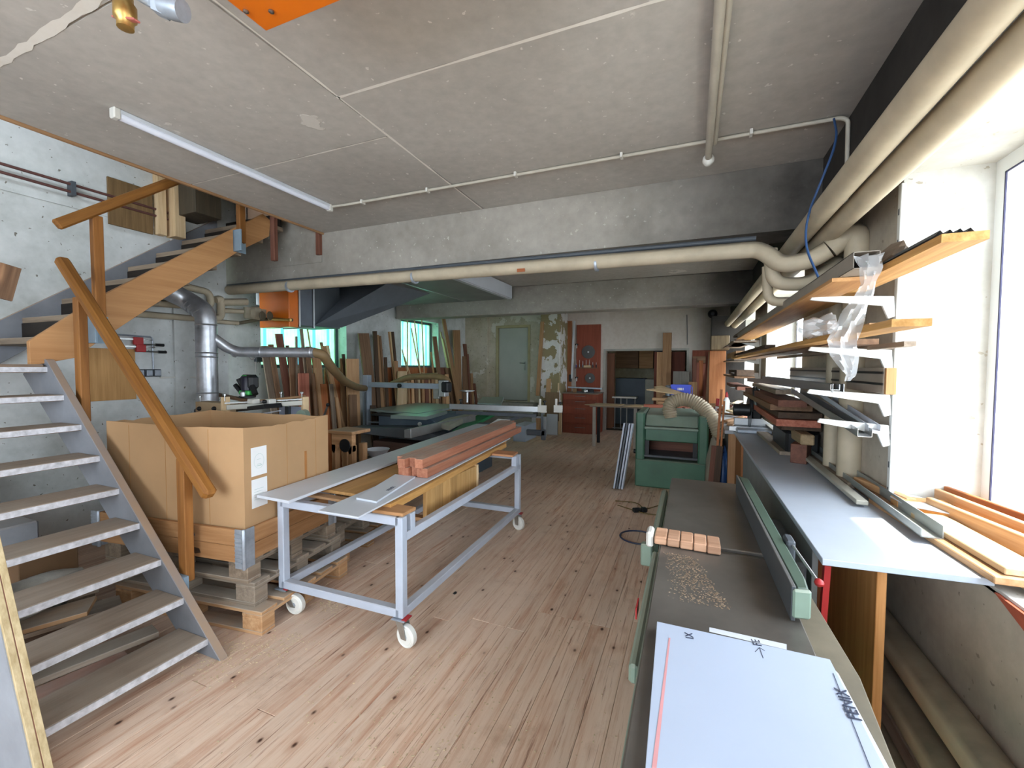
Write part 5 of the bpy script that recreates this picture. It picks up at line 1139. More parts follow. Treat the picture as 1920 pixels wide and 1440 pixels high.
for (z0, z1) in ((.485, .66), (.29, .465)):
    p = box('paper_label', (0, .05, z0), (.0012, .165, z1), m_paper, ca)
    bm = bmesh.new()
    if z0 > .4:
        for q in range(24):
            a = q/24*2*PI; addbox(bm, (-.0002, -.006, -.0006), (.0004, .006, .0006), Matrix.Translation((.0008, .036*math.cos(a), .045*math.sin(a)+.0)) @ Matrix.Rotation(a+PI/2, 4, 'X'))
        addbox(bm, (.0006, -.02, -.03), (.0011, .02, -.026)); addbox(bm, (.0006, -.015, -.02), (.0011, .015, -.017)); addbox(bm, (.0006, -.015, .01), (.0011, .012, .012))
    else:
        for q in range(5): addbox(bm, (.0006, -.04, -.04+q*.016), (.0011, .03-.01*(q % 2), -.038+q*.016))
    link('faint_print', bm, plain('print_pale', 'a7bcb8', .8), p)
# fine sawdust heaps on floor near pallets
bm = bmesh.new(); R = random.Random(8)
for _ in range(1500):
    c = R.choice(((-.9, 1.5, 1.1), (-1.0, 1.2, .9), (-1.2, 2.2, 1.4), (-2.15, 1.72, .16), (-2.2, 2.15, .15), (-2.35, 1.6, .2), (-2.3, 1.45, .18), (-2.6, 2.5, .3), (-1.2, 1.9, .5), (-1.0, 1.4, .4)))
    x, y = R.gauss(c[0], c[2]*.5), R.gauss(c[1], c[2]*.4); s = R.uniform(.0015, .005)
    addbox(bm, (-s, -s*.5, 0), (s, s*.5, s*.6), Matrix.Translation((x, y, .0)) @ Matrix.Rotation(R.random()*3, 4, 'Z'))
o = link('sawdust', bm, plain('sawdust_pale', 'c9b596', .9, var=.25, sc=40)); o['kind'] = 'stuff'; tag(o, 'loose sawdust and shavings scattered on the floor boards around the pallets', 'sawdust')
o = lump('black_scrap', 'small black scrap lying on the floor boards right of the trolley', 'scrap', P(853, 1112, 'z', .006), (.012, .018, .006), m_black, 2, 2)

# ================================================================ TROLLEY
tr = T('trolley', 'pale blue steel trolley frame on four white castors', 'trolley', (-1.98, 2.93, 0), math.radians(1.2))
X0, X1, Y0_, Y1_ = -.45, .455, -.945, .945; s = .025
def tb_(n, a, b_): return bar(n, a, b_, .05, .05, m_blue, tr, .004)
zb, ztp, zr = .19, .745, .625
for x in (X0, X1):
    for y in (Y0_, Y1_): box('leg', (x-s, y-s, .165), (x+s, y+s, ztp), m_blue, tr, .004)
for y in (Y0_, Y1_): tb_('end_rail', (X0, y, zb), (X1, y, zb))
tb_('end_rail', (X0, Y0_, .72), (X1, Y0_, .72)); tb_('end_rail', (X0, Y1_, .72), (X1, Y1_, .72))
for x in (X0, X1): tb_('side_rail', (x, Y0_, zb), (x, Y1_, zb))
tb_('side_rail', (X1, Y0_, zr), (X1, Y1_, zr)); tb_('side_rail', (X0, Y0_, .70), (X0, Y1_, .70))
for y in (Y0_+.085, Y1_-.085): box('stub_post', (X1-s, y-s*.9, zr+.02), (X1+s, y+s*.9, ztp), m_blue, tr, .003)
for y in (Y0_, Y1_): box('rail_gusset', (X1-s, min(y, y*.9), zr-.005), (X1+s, max(y, y*.9), zr+.024), m_blue, tr, .004)
def castor(x, y, ang, off_):
    c = box('castor_plate', (x-.045, y-.04, .155), (x+.045, y+.04, .163), m_zinc, tr, .002)
    d = Vector((math.cos(ang), math.sin(ang), 0)); n = Vector((-d.y, d.x, 0)); ax = Vector((x, y, .065))+d*off_
    w = lathe('wheel', [(.02, -.019), (.045, -.019), (.05, -.012), (.058, -.019), (.064, -.014), (.065, 0), (.064, .014), (.058, .019), (.05, .012), (.045, .019), (.02, .019)], m_nylon, c, ax, 28, n)
    lathe('hub', [(.008, -.026), (.014, -.024), (.014, .024), (.008, .026)], m_zinc, c, ax, 12, n)
    for sg in (-1, 1):
        off = n*.024*sg; bm = bmesh.new(); q = [Vector((x, y, .152))-d*.025+off, Vector((x, y, .152))+d*.03+off, ax+d*.016+off-Vector((0, 0, .012)), ax-d*.02+off-Vector((0, 0, .012))]
        A = [bm.verts.new(v) for v in q]; B = [bm.verts.new(v+n*.003*sg) for v in q]; bm.faces.new(A); bm.faces.new(B[::-1])
        for i in range(4): bm.faces.new((A[i], B[i], B[(i+1) % 4], A[(i+1) % 4]))
        bmesh.ops.recalc_face_normals(bm, faces=bm.faces); link('fork', bm, plain('fork_zinc', 'a8a49c', .4, .7, .15, 20), c)
    box('red_brake', (x+.02, y-.03, .16), (x+.05, y+.03, .166), m_red, c)
castor(X1, Y0_, -.15, .04); castor(X0, Y0_, .1, .085); castor(X1, Y1_, -.35, .015); castor(X0, Y1_, -.3, .04)
# children were built in the trolley's own frame (settle only the castor sub-parts)
for c in list(tr.children):
    for gc in list(c.children): gc.matrix_basis = c.matrix_basis.inverted() @ gc.matrix_basis
# load
zT = .765
tag(slab('support_board', [(-1.70, 1.98, zT+.0), (-1.49, 1.99, zT+.0), (-1.49, 2.12, zT), (-1.70, 2.12, zT)], .02, wood('ac8158', '8f6640', 'x'), None, .003), 'short wooden batten on the near right post of the trolley', 'batten')
tag(slab('support_board', [(-1.75, 3.72, zT), (-1.53, 3.72, zT), (-1.55, 3.90, zT), (-1.77, 3.90, zT)], .02, wood('b98560', '9c6a45', 'x'), None, .003), 'short wooden batten on the far right post of the trolley', 'batten')
tag(slab('plywood_sheet', [(-2.32, 2.12, .788), (-1.78, 2.12, .788), (-1.85, 4.2, .788), (-2.45, 4.2, .788)], .020, wood('a9814f', '8f6a3e', 'y'), None, .002), 'brown plywood panel lying in the middle of the trolley', 'panel')
tag(slab('pine_lath', [(-2.3, 2.02, .776), (-1.9, 2.02, .776), (-1.9, 2.08, .776), (-2.3, 2.08, .776)], .016, wd('tan', 'x'), None, .002), 'thin lath lying across the near end of the trolley', 'lath')
tag(slab('white_board', [P(481, 928, 'z', .815), P(541, 939, 'z', .815), P(760, 843, 'z', .815)+Vector((.03, 1.9, 0)), P(760, 843, 'z', .815)+Vector((-.23, 1.9, 0))], .018, m_white, None, .002), 'long white board on the left side of the trolley', 'board')
tag(slab('edge_batten', [(-1.78, 1.96, .785), (-1.725, 1.96, .785), (-1.86, 4.35, .785), (-1.92, 4.35, .785)], .02, wood('c99a5e', 'a97a40', 'y'), None, .002), 'light brown batten under the white strip at the right side of the trolley', 'batten')
tag(slab('edge_batten', [(-1.68, 2.05, .783), (-1.62, 2.05, .783), (-1.80, 4.2, .783), (-1.86, 4.2, .783)], .045, wood('c99a5e', 'a97a40', 'y'), None, .002), 'wooden edge beam on the right of the trolley carrying the white strip', 'beam')
p_ = [P(596, 957, 'z', .80), P(672, 969, 'z', .80), P(957, 821, 'z', .80), P(915, 822, 'z', .80)]
tag(slab('white_strip', p_, .010, m_white, None, .001), 'long white strip tapering away along the right side of the trolley', 'board')
ws = T('white_offcut', 'small white board with dark lettering on the white strip', 'board', P(720, 915, 'z', .801))
q = [P(668, 933, 'z', .813), P(706, 940, 'z', .813), P(779, 893, 'z', .813), P(741, 889, 'z', .813)]
slab('board', q, .012, m_white, ws, .001)
d_ = (q[2]-q[1]).normalized(); text('print', 'FENIX', .035, m_ink, ws, P(733, 916, 'z', .8136), Matrix.Rotation(math.atan2(d_.y, d_.x), 3, 'Z')); settle(ws)
# laminated timbers: two layers
A0, B0 = Vector((-1.965, 2.56, 0)), Vector((-2.14, 4.85, 0)); dr_ = (B0-A0).normalized(); nr_ = Vector((dr_.y, -dr_.x, 0))
tl = [(0, 0, .045, .068, .0, 0, ''), (0, .046, .05, .068, -.02, .02, ''), (0, .097, .055, .068, .02, -.03, ''), (0, .153, .085, .068, .0, 0, ''),
      (1, 0, .05, .068, .02, -.02, ''), (1, .051, .055, .068, -.05, 0, ''), (1, .107, .06, .068, .01, .01, ''), (1, .168, .065, .068, -.02, -.14, '')]
labs = ['leftmost of the four red laminated timbers in the lower layer on the trolley', 'second lower red timber from the left on the trolley', 'third lower red timber from the left on the trolley', 'rightmost lower red timber with the long front face on the trolley',
        'leftmost upper red timber of the stack on the trolley', 'second upper red timber from the left, sticking out towards the stair', 'third upper red timber from the left on the trolley', 'rightmost upper red timber of the stack on the trolley']
for (lv, off, w, h, d0, d1, _), lab in zip(tl, labs):
    z = .802+h/2+(lv*.069); sh_ = nr_*(off+w/2+(.012 if lv == 0 else -.01))
    a = A0+dr_*d0+sh_+Vector((0, 0, z)); b_ = B0+dr_*d1+sh_+Vector((0, 0, z))
    ob('laminated_timber', lab, 'timber', a, b_, w-.001, h-.001, wood('b47a5e', '945740', 'x', .7), .002, 'red laminated timbers on the trolley')
tag(slab('paper_sheet', [P(918, 795, 'z', .931), P(934, 785, 'z', .931), P(957, 787, 'z', .931), P(946, 798, 'z', .931)], .001, m_paper), 'white sheet of paper lying on the far end of the red timbers', 'paper')
# vertical pine panel under the rail
vp0, vp1 = P(800, 925, 'x', -1.72), P(893, 870, 'x', -1.72)
o = T('glued_pine_board', 'upright pine glued panel standing inside the trolley frame', 'panel', (-1.72, 3.2, .6))
slab_y0, slab_y1 = 2.55, 3.32
for k in range(7): box('stave', (-1.735, slab_y0+k*(slab_y1-slab_y0)/7+.001, .50), (-1.705, slab_y0+(k+1)*(slab_y1-slab_y0)/7-.001, .735), wood('c9a26c', 'a97f48', 'z'), o, .001)
box('end_stave', (-1.75, 3.322, .48), (-1.70, 3.352, .74), wd('palepine', 'z'), o, .002)
box('carrier', (-2.41, 2.6, .475), (-1.70, 2.66, .50), wd('tan', 'x'), o, .002); settle(o)

# ================================================================ TABLE SAW GROUP
sw = T('panel_saw', 'large grey sliding table saw with overhead arm in the middle of the room', 'saw', (-4, 6, 0))
m_tab = plain('saw_table_grey', '8d9c97', .35, .4, var=.12, sc=3, dust=.5, dustcol='9aa69c')
def bx(y, px0, px1, py0, py1, d, n, m, b=.006):
    a, c = P(px0, py0, 'y', y), P(px1, py1, 'y', y); return box(n, (a.x, y, c.z), (c.x, y+d, a.z), m, sw, b)
bx(5.6, 679, 690, 703, 805, .10, 'arm_post', m_grey)
bx(5.58, 683, 686, 735, 800, .02, 'post_cable', m_dkgrey)
bx(5.6, 690, 832, 716.5, 730, .08, 'overhead_arm', m_grey)
bx(5.6, 690, 800, 790, 800, .10, 'lower_arm', m_grey)
p = P(750, 723, 'y', 5.58); lathe('arm_knob', [(.01, 0), (.035, .005), (.035, .03), (.015, .035)], m_black, sw, p, 12, (0, -1, 0))
bx(5.56, 822, 834, 713, 744, .12, 'guard_head', m_alu); bx(5.54, 826, 839, 716, 736, .14, 'guard_cap', m_black, .02)
bx(5.6, 812, 822, 728, 748, .06, 'guard_plate', m_steel)
# rear cast table
z = .90
slab_ = lambda n, q, th, m: slab(n, q, th, m, sw, .002)
slab_('extension_table', [(-4.78, 5.55, z), (-3.72, 5.35, z), (-3.75, 6.9, z), (-4.80, 6.9, z)], .035, m_tab)
slab_('main_table', [(-3.98, 5.05, z-.01), (-3.42, 5.12, z-.01), (-3.55, 5.9, z-.01), (-4.0, 5.9, z-.01)], .05, m_tab)
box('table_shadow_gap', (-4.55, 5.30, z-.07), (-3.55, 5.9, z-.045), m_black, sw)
prism('cabinet', [(-4.45, 0), (-3.35, 0), (-3.3, .72), (-3.55, .85), (-4.45, .85)], 'y', 5.35, 6.3, plain('saw_cabinet_blue', '4c5a66', .5, var=.1), sw, .01)
box('red_brown_plinth', (-4.3, 5.05, 0), (-3.1, 5.33, .50), wood('5f463d', '4a352e', 'x'), sw, .004)
prism('lower_cover', [(-4.7, .60), (-3.5, .56), (-3.1, .56), (-3.1, .62), (-3.45, .74), (-4.7, .68)], 'y', 5.02, 5.3, m_dkgrey, sw, .008)
prism('bracket', [(-4.85, .86), (-4.1, .60), (-4.0, .72), (-4.1, .86)], 'y', 5.7, 5.76, m_grey, sw, .004)
lathe('tilt_knob', [(.02, 0), (.03, .004), (.03, .02), (.01, .025)], m_alu, sw, P(788, 795, 'y', 5.0), 12, (0, -1, 0))
# sliding beam
slab_('sliding_carriage', [P(820, 792, 'z', .80), P(842, 798, 'z', .80), P(905, 766, 'z', .80), P(880, 764, 'z', .80)], .07, plain('carriage_beige', 'a9a698', .4, .2, var=.1, dust=.3))
prism('carriage_rail', [(-3.3, .70), (-3.2, .70), (-3.2, .82), (-3.3, .80)], 'y', 4.45, 6.2, m_alu, sw, .004)
slab_('green_rail', [P(848, 808, 'z', .72), P(866, 806, 'z', .72), P(930, 774, 'z', .72), P(895, 776, 'z', .72)], .05, m_bgreen)
# cross-cut fence and outrigger
f0, f1 = P(843, 762, 'y', 5.85), P(1024, 768, 'y', 6.0)
bar('crosscut_fence', f0, f1, .03, .085, m_alu, sw, .004)
bar('outrigger_edge', f0+Vector((.1, .03, -.09)), f1+Vector((-.15, .0, -.10)), .03, .05, m_dkgrey, sw, .003)
bx(6.0, 1014, 1017.5, 775, 810, .03, 'outrigger_leg', m_dkgrey, .002)
bx(5.97, 987, 1022, 805, 818, .05, 'support_foot', m_dkgrey, .01); bx(5.97, 1014, 1022, 805, 826, .05, 'support_foot', m_dkgrey, .01)
bx(6.1, 962, 985, 797, 829, .5, 'motor_box', m_grey, .006)
for (qx, q0, q1) in ((864, 745, 758), (1021, 751, 762), (1050, 751, 765)):
    pq = P(qx, q1, 'y', 5.9); lathe('fence_knob', [(.02, 0), (.02, .02), (.01, .03), (.01, .055), (.028, .06), (.028, .08), (.01, .085)], m_black, sw, pq, 12)
for qx in (1013, 1043): 
    a = P(qx-5, 757, 'y', 5.87); c = P(qx+11, 774, 'y', 5.87); box('end_stop', (a.x, 5.87, c.z), (c.x, 5.90, a.z-.02), m_whitep, sw, .004); box('stop_pin', (a.x+.02, 5.87, a.z-.03), (a.x+.05, 5.89, a.z+.07), m_whitep, sw, .004)
slab_('outrigger_table', [P(895, 755, 'z', .96), P(940, 757, 'z', .96), P(945, 744, 'z', .96), P(905, 744, 'z', .96)], .03, m_tab)
lathe('hold_down', [(.02, 0), (.02, .16), (.06, .165), (.12, .18), (.12, .19), (.02, .195)], m_alu, sw, P(876, 752, 'y', 6.0)-Vector((0, 0, .02)), 18)
box('machine_base', (-3.3, 5.6, 0), (-2.9, 6.2, .70), plain('saw_cabinet_blue', '4c5a66', .5), sw, .01)
bar('outrigger_arm', (-3.1, 6.0, .60), (-2.3, 6.05, .86), .05, .05, m_dkgrey, sw, .004)
settle(sw)
o = tube('guard_hose', fillet([P(735, 720, 'y', 5.9), P(765, 707, 'y', 5.9), P(820, 705, 'y', 5.85), P(838, 712, 'y', 5.8), P(842, 722, 'y', 5.8)], .12, 6), .05, m_hosebr, None, 14); tag(o, 'brown hose lying over the overhead arm of the table saw', 'hose')
# small stack beside saw and bucket
bk = T('enamel_bowl', 'white rimmed round basin on a crate behind the carton', 'bowl', P(708, 838, 'y', 4.1))
pb = P(708, 842, 'y', 4.1)
lathe('bowl', [(.06, -.10), (.10, -.06), (.135, -.005), (.14, .0), (.132, .002), (.1, -.05), (.05, -.09)], m_white, bk, pb, 28); settle(bk)
o = box('low_crate', (pb.x-.16, 3.95, 0), (pb.x+.16, 4.27, pb.z-.1), wd('dark', 'x'), None, .004); tag(o, 'dark low crate under the white basin', 'crate')
# chair-like wooden stack behind carton
wk = T('wooden_horse', 'worn wooden trestle with round hole standing behind the carton', 'trestle', (-2.95, 3.05, 0))
a = P(621, 812, 'y', 3.0); c = P(660, 816, 'y', 3.0)
prism('side_plate', [(a.x, a.z-.16), (a.x, a.z), (c.x, a.z), (c.x, a.z-.16), (c.x-.03, a.z-.19), ((a.x+c.x)/2, a.z-.05), (a.x+.03, a.z-.19)], 'y', 3.0, 3.05, wd('tan', 'x'), wk, .004)
for x in (a.x, c.x-.05): box('leg', (x, 3.0, 0), (x+.05, 3.06, a.z-.1), wd('tan', 'z'), wk, .004)
for x in (a.x, c.x-.05): box('leg', (x, 3.14, 0), (x+.05, 3.20, a.z-.1), wd('tan', 'z'), wk, .004)
box('seat_board', (a.x-.02, 2.98, a.z), (c.x+.02, 3.22, a.z+.03), wd('tan', 'x', .5), wk, .004); lathe('dark_disc', [(.001, 0), (.06, .002), (.06, .01)], m_black, wk, (c.x-.07, 2.992, a.z-.1), 18, (0, -1, 0))
box('lower_rail', (a.x+.01, 3.0, .3), (c.x-.01, 3.04, .36), wd('tan', 'x'), wk, .003); settle(wk)
# ================================================================ ROUTER BENCH behind the carton
rt = T('dovetail_bench', 'beige fixture with long guide rods and clamps behind the carton', 'workbench', (-4.1, 3.05, 0))
m_beige = plain('beige_board', 'b09878', .6, var=.08)
yA, yB_ = 2.62, 3.05
a, c = P(366, 753, 'y', yA), P(423, 792, 'y', yA)
box('control_box', (a.x, yA, c.z-.15), (c.x, yA+.12, a.z), m_beige, rt, .004)
for qx in (375, 403): lathe('box_knob', [(.02, 0), (.02, .015), (.012, .025)], m_black, rt, P(qx, 766, 'y', yA), 12, (0, -1, 0))
l0, l1 = P(425, 764, 'y', yA), P(570, 755, 'y', yB_)
bar('lower_beam', l0, l1, .03, .045, plain('beam_alu', 'a7a59c', .4, .3, var=.1), rt, .003)
bar('guide_rod', l0+Vector((0, -.02, .04)), l1+Vector((0, -.02, .035)), .012, .012, m_steel, rt)
bar('upper_beam', P(432, 757, 'y', 2.85), P(570, 743, 'y', 3.15), .08, .02, wd('tan', 'x'), rt, .003)
for (qx, y_) in ((424, yA), (573, yB_+.02)):
    a = P(qx-2.5, 744, 'y', y_); c = P(qx+2.5, 790, 'y', y_); box('end_plate', (a.x, y_-.04, c.z-.1), (c.x, y_+.03, a.z), wd('palepine', 'z'), rt, .003)
for qx, qy, y_ in ((421, 746, yA-.02), (375, 749, 2.66), (527, 742, 3.05), (566, 742, 3.08)): lathe('star_screw', [(.006, -.03), (.006, .02), (.016, .022), (.016, .035), (.006, .04)], m_steel, rt, P(qx, qy, 'y', y_), 8)
for qx0, qx1 in ((469, 480), (502, 511)):
    yq = yA+(qx0-425)/145*.43-.03; a = P(qx0, 748, 'y', yq); c = P(qx1, 757, 'y', yq); box('slide_block', (a.x, yq-.03, c.z), (c.x, yq+.04, a.z), m_whitep, rt, .004)
lathe('slide_knob', [(.018, 0), (.018, .02), (.01, .03)], m_black, rt, P(498, 753, 'y', 2.78), 12, (0, -1, 0))
a = P(425, 768, 'y', 2.75); c = P(503, 764, 'y', 2.75)
prism('dark_tray', [(a.x, a.z-.03), (c.x, c.z-.01), (c.x-.02, c.z+.03), (a.x, a.z+.0)], 'y', 2.72, 2.9, m_black, rt)
a = P(523, 761, 'y', 3.2); c = P(569, 780, 'y', 3.2); box('white_back', (a.x, 3.2, c.z), (c.x, 3.22, a.z), plain('pale_blue_panel', 'bccbe6', .5), rt); a = P(534, 762, 'y', 3.17); c = P(541, 780, 'y', 3.17); box('dark_post', (a.x, 3.17, c.z), (c.x, 3.2, a.z), m_dkgrey, rt)
bar('white_lath', P(485, 777, 'y', 2.95), P(525, 770, 'y', 3.0), .03, .012, m_white, rt); 
box('bench_top', (-4.38, 2.64, .90), (-3.4, 3.3, .94), wd('tan', 'x', .3), rt, .003)
for x in (-4.35, -3.5): box('leg', (x, 2.68, 0), (x+.07, 2.75, .90), wd('tan', 'z'), rt, .003); box('leg', (x, 3.2, 0), (x+.07, 3.27, .90), wd('tan', 'z'), rt, .003)
settle(rt)
o = bar('loose_board', P(404, 739, 'y', 3.15), P(468, 752, 'y', 2.9), .05, .03, wd('brown')); tag(o, 'brown board lying askew over the guide rods beside the router', 'board')
rm = T('plunge_router', 'black and green plunge router standing on the guide rods', 'router', P(463, 747, 'y', 3.0))
b0 = P(464, 746, 'y', 3.0)
lathe('base_ring', [(.06, 0), (.075, .004), (.075, .02), (.05, .03)], m_black, rm, b0, 20)
box('green_base', (b0.x-.07, 2.95, b0.z+.03), (b0.x+.08, 3.05, b0.z+.075), plain('router_green', '4fbf63', .4), rm, .012)
lathe('chuck', [(.03, .02), (.03, .06), (.02, .07)], m_alu, rm, b0+Vector((.01, -.05, 0)), 14)
lathe('motor', [(.045, .07), (.055, .08), (.055, .20), (.048, .215)], plain('router_dark', '23212f', .35), rm, b0, 18)
box('motor_cover', (b0.x-.09, 2.97, b0.z+.08), (b0.x+.09, 3.08, b0.z+.235), m_black, rm, .03)
box('green_badge', (b0.x-.03, 2.966, b0.z+.222), (b0.x+.03, 2.972, b0.z+.228), plain('router_green', '4fbf63', .4), rm)
for (dx_, dz_) in ((-.10, .12), (-.15, .06)): tube('grip', [b0+Vector((-.05, 0, dz_-.04)), b0+Vector((dx_, -.02, dz_+.07))], .022, m_black, rm, 10)
tube('grip', [b0+Vector((.07, 0, .12)), b0+Vector((.13, -.01, .04))], .028, m_black, rm, 10); settle(rm)
o = tube('coiled_cable', fillet([(XL+.03, 4.05+.05*math.sin(i*1.1), 1.72+.05*math.cos(i*1.1)) for i in range(14)]+[(XL+.03, 4.1, 1.5)], .02, 3), .006, plain('cable_pale', 'a9a5a8', .5), None, 6); tag(o, 'pale cable coils hanging on the wall behind the router', 'cable')
sb = P(491, 672, 'x', XL); o = box('junction_box', (XL, sb.y-.12, sb.z-.05), (XL+.05, sb.y+.06, sb.z+.05), m_dkgrey, None, .006); tag(o, 'grey junction box on the wall left of the first window', 'box')
o = tube('steel_lever', [P(604, 790, 'y', 3.2), P(614, 762, 'y', 3.2)], .01, m_steel, None, 8); tag(o, 'slanting steel lever with black ball behind the carton', 'lever')
lb = lathe('lever_ball', [(.004, -.018), (.014, -.011), (.018, 0), (.014, .011), (.004, .018)], m_black, o, P(614.5, 759, 'y', 3.2), 12)
o = T('pipe_piece', 'green rimmed pipe piece lying behind the right end of the carton', 'pipe', P(568, 778, 'y', 3.0)); lathe('ring', [(.03, -.04), (.05, -.04), (.05, .04), (.03, .04)], m_lgreen, o, (0, 0, 0), 16, (.4, -1, 0))

# ================================================================ BOARDS LEANING ON THE LEFT WALL
def plane_pt(px, py, xt, zt_, xb):
    """point on the leaning plane through (xt, *, zt_) and (xb, *, 0)"""
    d = P(px, py, 'y', CAMP.y+1)-CAMP
    # x = xb + (xt-xb) * z/zt_
    k = (xt-xb)/zt_; t_ = (xb+k*CAMP.z-CAMP.x)/(d.x-k*d.z); return CAMP+d*t_
BT = 0
def lean(l0, r0, ty, l1, r1, by, kind, label, th=.02, xb=None, group=None, w_layer=None):
    """pixel outline of a leaning board: top corners (l0, r0, ty), lower cut (l1, r1, by); continued down to the floor"""
    global BT
    BT += 1; ly = BT % 7 if w_layer is None else w_layer; xt = XL+.025+.024*ly; xb = XL+.50+.024*ly
    a, b_ = plane_pt(l0, ty, xt, 2.75, xb), plane_pt(l1, by, xt, 2.75, xb); c, d = plane_pt(r0, ty, xt, 2.75, xb), plane_pt(r1, by, xt, 2.75, xb)
    def down(p, q):
        v = q-p; return p+v*((p.z-.0)/max(.05, (p.z-q.z)))
    ba, bc = down(a, b_), down(c, d); mid = (ba+bc)/2; w = max(.012, (c-a).length)
    if (bc-ba).length > w*1.5 or (bc-ba).dot(c-a) < 0:
        u = (c-a).normalized(); ba, bc = mid-u*w/2, mid+u*w/2
    ba.z = bc.z = .0
    bm = bmesh.new(); n = (c-a).cross(ba-a).normalized(); n = n if n.x > 0 else -n; qs = [a, c, bc, ba]; ctr = sum(qs, Vector())/4
    # local frame along the board for the grain
    z_ = ((a+c)/2-(ba+bc)/2).normalized(); y_ = (n.cross(z_)).normalized(); x_ = y_.cross(z_); Rm = Matrix((x_, y_, z_)).transposed()
    A = [bm.verts.new(Rm.transposed() @ (p-ctr+n*th/2)) for p in qs]; B = [bm.verts.new(Rm.transposed() @ (p-ctr-n*th/2)) for p in qs]
    bm.faces.new(A); bm.faces.new(B[::-1])
    for i in range(4): bm.faces.new((A[i], B[i], B[(i+1) % 4], A[(i+1) % 4]))
    bmesh.ops.recalc_face_normals(bm, faces=bm.faces)
    o = link('leaning_board' if w > .05 else 'leaning_batten', bm, wd(kind, 'z'), None, ctr, Rm); return tag(o, label, 'board' if w > .05 else 'batten', group)
L_ = [
 (489, 505, 649, 500, 521, 735, 'grey', 'grey brown board leaning at the left edge of the first window', -4.98),
 (503, 512, 646, 515, 527, 735, 'brown', 'brown board beside the grey one at the left edge of the first window', -5.0),
 (516, 529, 626, 531, 547, 735, 'redbrown', 'tall red brown board rising in front of the first window', -5.03),
 (536, 541, 648, 548, 552, 735, 'dark', 'dark narrow batten right of the tall red brown board', -4.98),
 (541, 556, 657, 545, 562, 740, 'brown', 'brown board below the branch duct in front of the first window', -4.96),
 (554, 557, 631, 555, 558, 700, 'grey', 'thin grey stick standing straight in the first window', -5.05),
 (559, 575, 654, 563, 579, 740, 'redbrown', 'red brown board in the middle of the first window', -5.0),
 (562, 567, 617, 570, 577, 700, 'grey', 'slim tilted grey batten reaching up to the heater', -5.1),
 (576, 577, 617, 583, 585, 665, 'tan', 'very thin stick tilted in front of the first window', -5.12),
 (573, 581, 650, 580, 590, 760, 'brown', 'brown board under the end of the branch duct', -4.97),
 (586, 601, 665, 592, 609, 780, 'tan', 'tan board in front of the first window right of the duct end', -4.94),
 (600, 604, 642, 612, 617, 700, 'brown', 'narrow brown batten behind the brown hose', -5.04),
 (603, 611, 649, 612, 621, 690, 'tan', 'tan batten standing in the right part of the first window', -5.02),
 (612, 616, 648, 619, 622, 690, 'palepine', 'pale batten right of the tan one in the first window', -5.06),
 (609, 637, 690, 611, 639, 800, 'orangely', 'broad orange brown board below the right part of the first window', -4.90),
 (637, 645, 672, 639, 648, 745, 'tan', 'tan board right of the first window', -4.98),
 (641, 646, 664, 647, 652, 720, 'dark', 'dark narrow batten at the right edge of the first window', -5.0),
 (648, 672, 673, 652, 675, 790, 'pine', 'wide pale pink board with a clean top edge between the windows', -4.86),
 (671, 691, 625, 690, 708, 770, 'brown', 'wide tall olive brown board between the windows', -5.0),
 (699, 706, 621, 707, 714, 770, 'dark', 'dark tall board right of the wide olive brown one', -5.0),
 (704, 710, 628, 716, 723, 780, 'tan', 'tall tan batten right of the dark board', -4.95),
 (711, 714, 630, 718, 722, 720, 'brown', 'slim brown batten between tan batten and short dark one', -5.03),
 (720, 725, 670, 722, 727, 720, 'dark', 'short dark batten between the windows', -4.98),
 (728, 731, 622, 736, 740, 700, 'tan', 'thin tan batten left of the second window', -5.04),
 (731, 734, 622, 738, 742, 690, 'palepine', 'thin pale batten left of the second window', -5.06),
 (734, 738, 622, 742, 748, 720, 'dark', 'dark batten at the left edge of the second window', -5.02),
 (738, 745, 677, 740, 748, 720, 'tan', 'short tan board below the left corner of the second window', -4.96),
 (746, 763, 696, 745, 762, 755, 'palepine', 'short pale yellow board under the left part of the second window', -4.86),
 (734, 742, 688, 734, 744, 730, 'dark', 'dark short board left of the pale yellow one', -4.9),
 (725, 800, 689, 725, 800, 760, 'orangely', 'broad orange brown sheet standing along under the second window', -5.08),
 (800, 835, 689, 800, 835, 760, 'redbrown', 'reddish sheet standing under the right part of the second window', -5.10),
 (811, 818, 631, 819, 826, 700, 'brown', 'brown batten standing in the right half of the second window', -5.04),
 (807, 809, 660, 812, 814, 700, 'tan', 'thin short stick left of the brown batten in the second window', -5.06),
 (827, 833, 590, 852, 858, 730, 'tan', 'tallest tan batten leaning over the right edge of the second window', -5.06),
 (825, 827, 622, 838, 841, 690, 'palepine', 'thin whitish strip at the right edge of the second window', -5.07),
 (829, 832, 635, 842, 846, 700, 'palepine', 'second whitish strip at the right edge of the second window', -5.05),
 (834, 846, 690, 844, 858, 745, 'brown', 'brown board low beside the second window', -4.98),
 (849, 862, 619, 854, 866, 745, 'tan', 'broad tan board standing right of the second window', -5.0),
 (868, 874, 645, 876, 881, 720, 'redbrown', 'dark red tall board near the corner by the far door', -5.02),
 (867, 877, 668, 868, 878, 740, 'brown', 'brown short board in front of the dark red one by the corner', -4.98),
 (875, 878, 664, 880, 883, 740, 'redbrown', 'narrow dark red batten near the corner by the far door', -5.0),
 (882, 886, 700, 884, 888, 745, 'tan', 'low tan strip near the corner by the far door', -4.98),
 (887, 891, 719, 890, 895, 748, 'redbrown', 'lowest red strip nearest the far door', -4.96)]
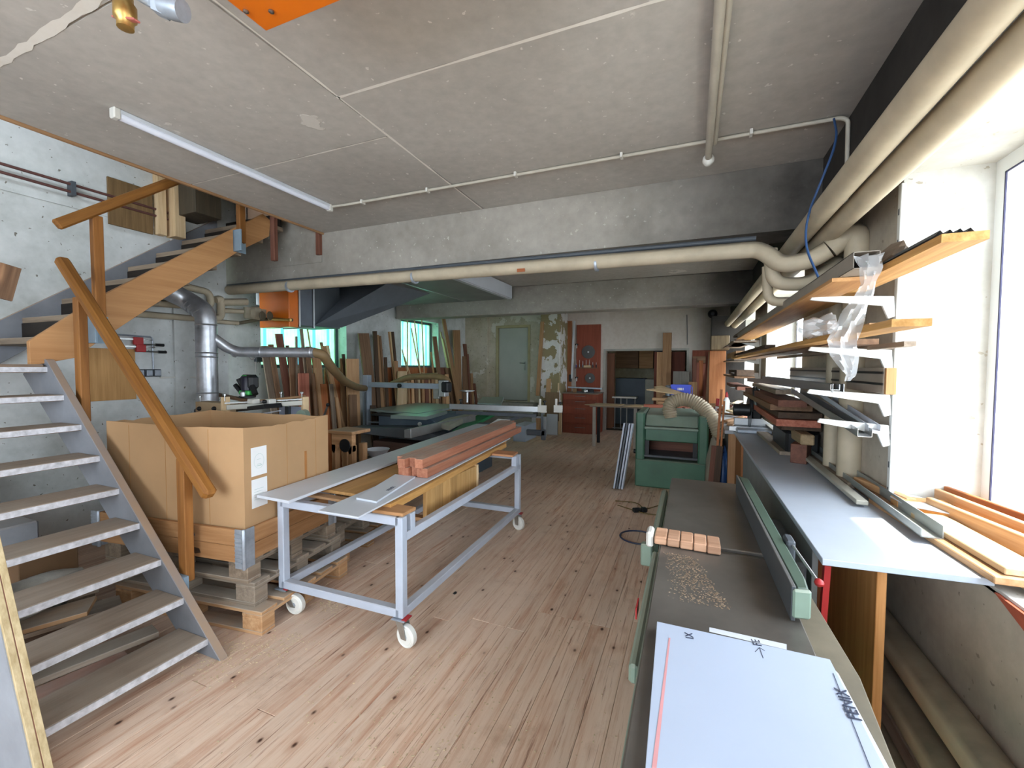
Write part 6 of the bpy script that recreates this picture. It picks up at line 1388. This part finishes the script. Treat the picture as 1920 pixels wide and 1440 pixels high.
for l0, r0, ty, l1, r1, by, k, lab, xb in L_: lean(l0, r0, ty, l1, r1, by, k, lab, .02, xb, None, 0 if 'sheet' in lab else (8 if 'wide pale' in lab or 'short pale' in lab else None))
for i, (a_, t0, dx_) in enumerate(((753, 655, 8), (757, 668, 7), (770, 615, 15), (776, 598, 10), (790, 600, 4), (763, 600, 0))):
    lean(a_, a_+1.6, t0, a_+dx_, a_+dx_+1.6, 689, 'palepine', ['leftmost', 'second', 'third', 'fourth', 'fifth', 'rightmost'][[0, 1, 3, 4, 5, 2][i]]+' of the very thin laths leaning across the green pane of the second window', .008, -5.1, 'thin laths before the second window', 1+i % 2)
kinds = ['tan', 'pine', 'brown', 'palepine', 'tan', 'redbrown', 'pine', 'tan', 'palepine', 'brown', 'tan', 'pine']
for i in range(12):
    a_ = 764+6.4*i; lean(a_, a_+3+1.5*(i % 3), 697+(i*7) % 9, a_+2, a_+5+1.5*(i % 3), 760, kinds[i], ['first', 'second', 'third', 'fourth', 'fifth', 'sixth', 'seventh', 'eighth', 'ninth', 'tenth', 'eleventh', 'last'][i]+' batten from the left in the upright row behind the saw arm', .02, -4.9, 'battens in a row behind the saw arm', 9+i % 2)
for i, (a_, b2, t0, a2, b3, c_) in enumerate(((559, 578, 700, 563, 582, 'red'), (584, 590, 700, 590, 598, 'brown'), (590, 596, 690, 600, 608, 'tan'), (622, 628, 745, 640, 648, 'tan'), (628, 633, 745, 634, 640, 'pine'), (617, 624, 720, 622, 632, 'grey'), (600, 612, 720, 604, 618, 'orangely'), (655, 668, 740, 657, 670, 'brown'), (695, 704, 760, 697, 706, 'dark'))):
    lean(a_, b2, t0, a2, b3, 800, c_, ['short dull red board low in front of the first window boards', 'slim brown batten low among the boards under the first window', 'tan batten low among the boards under the first window', 'long tan stick slanting down right behind the carton', 'pine stick slanting beside the long tan one behind the carton', 'grey stick beside the slanting pair behind the carton', 'orange board low behind the steel lever', 'brown board end low left of the saw post', 'dark board end low right of the saw post'][i], .02, -4.75, None, 11+i % 3)
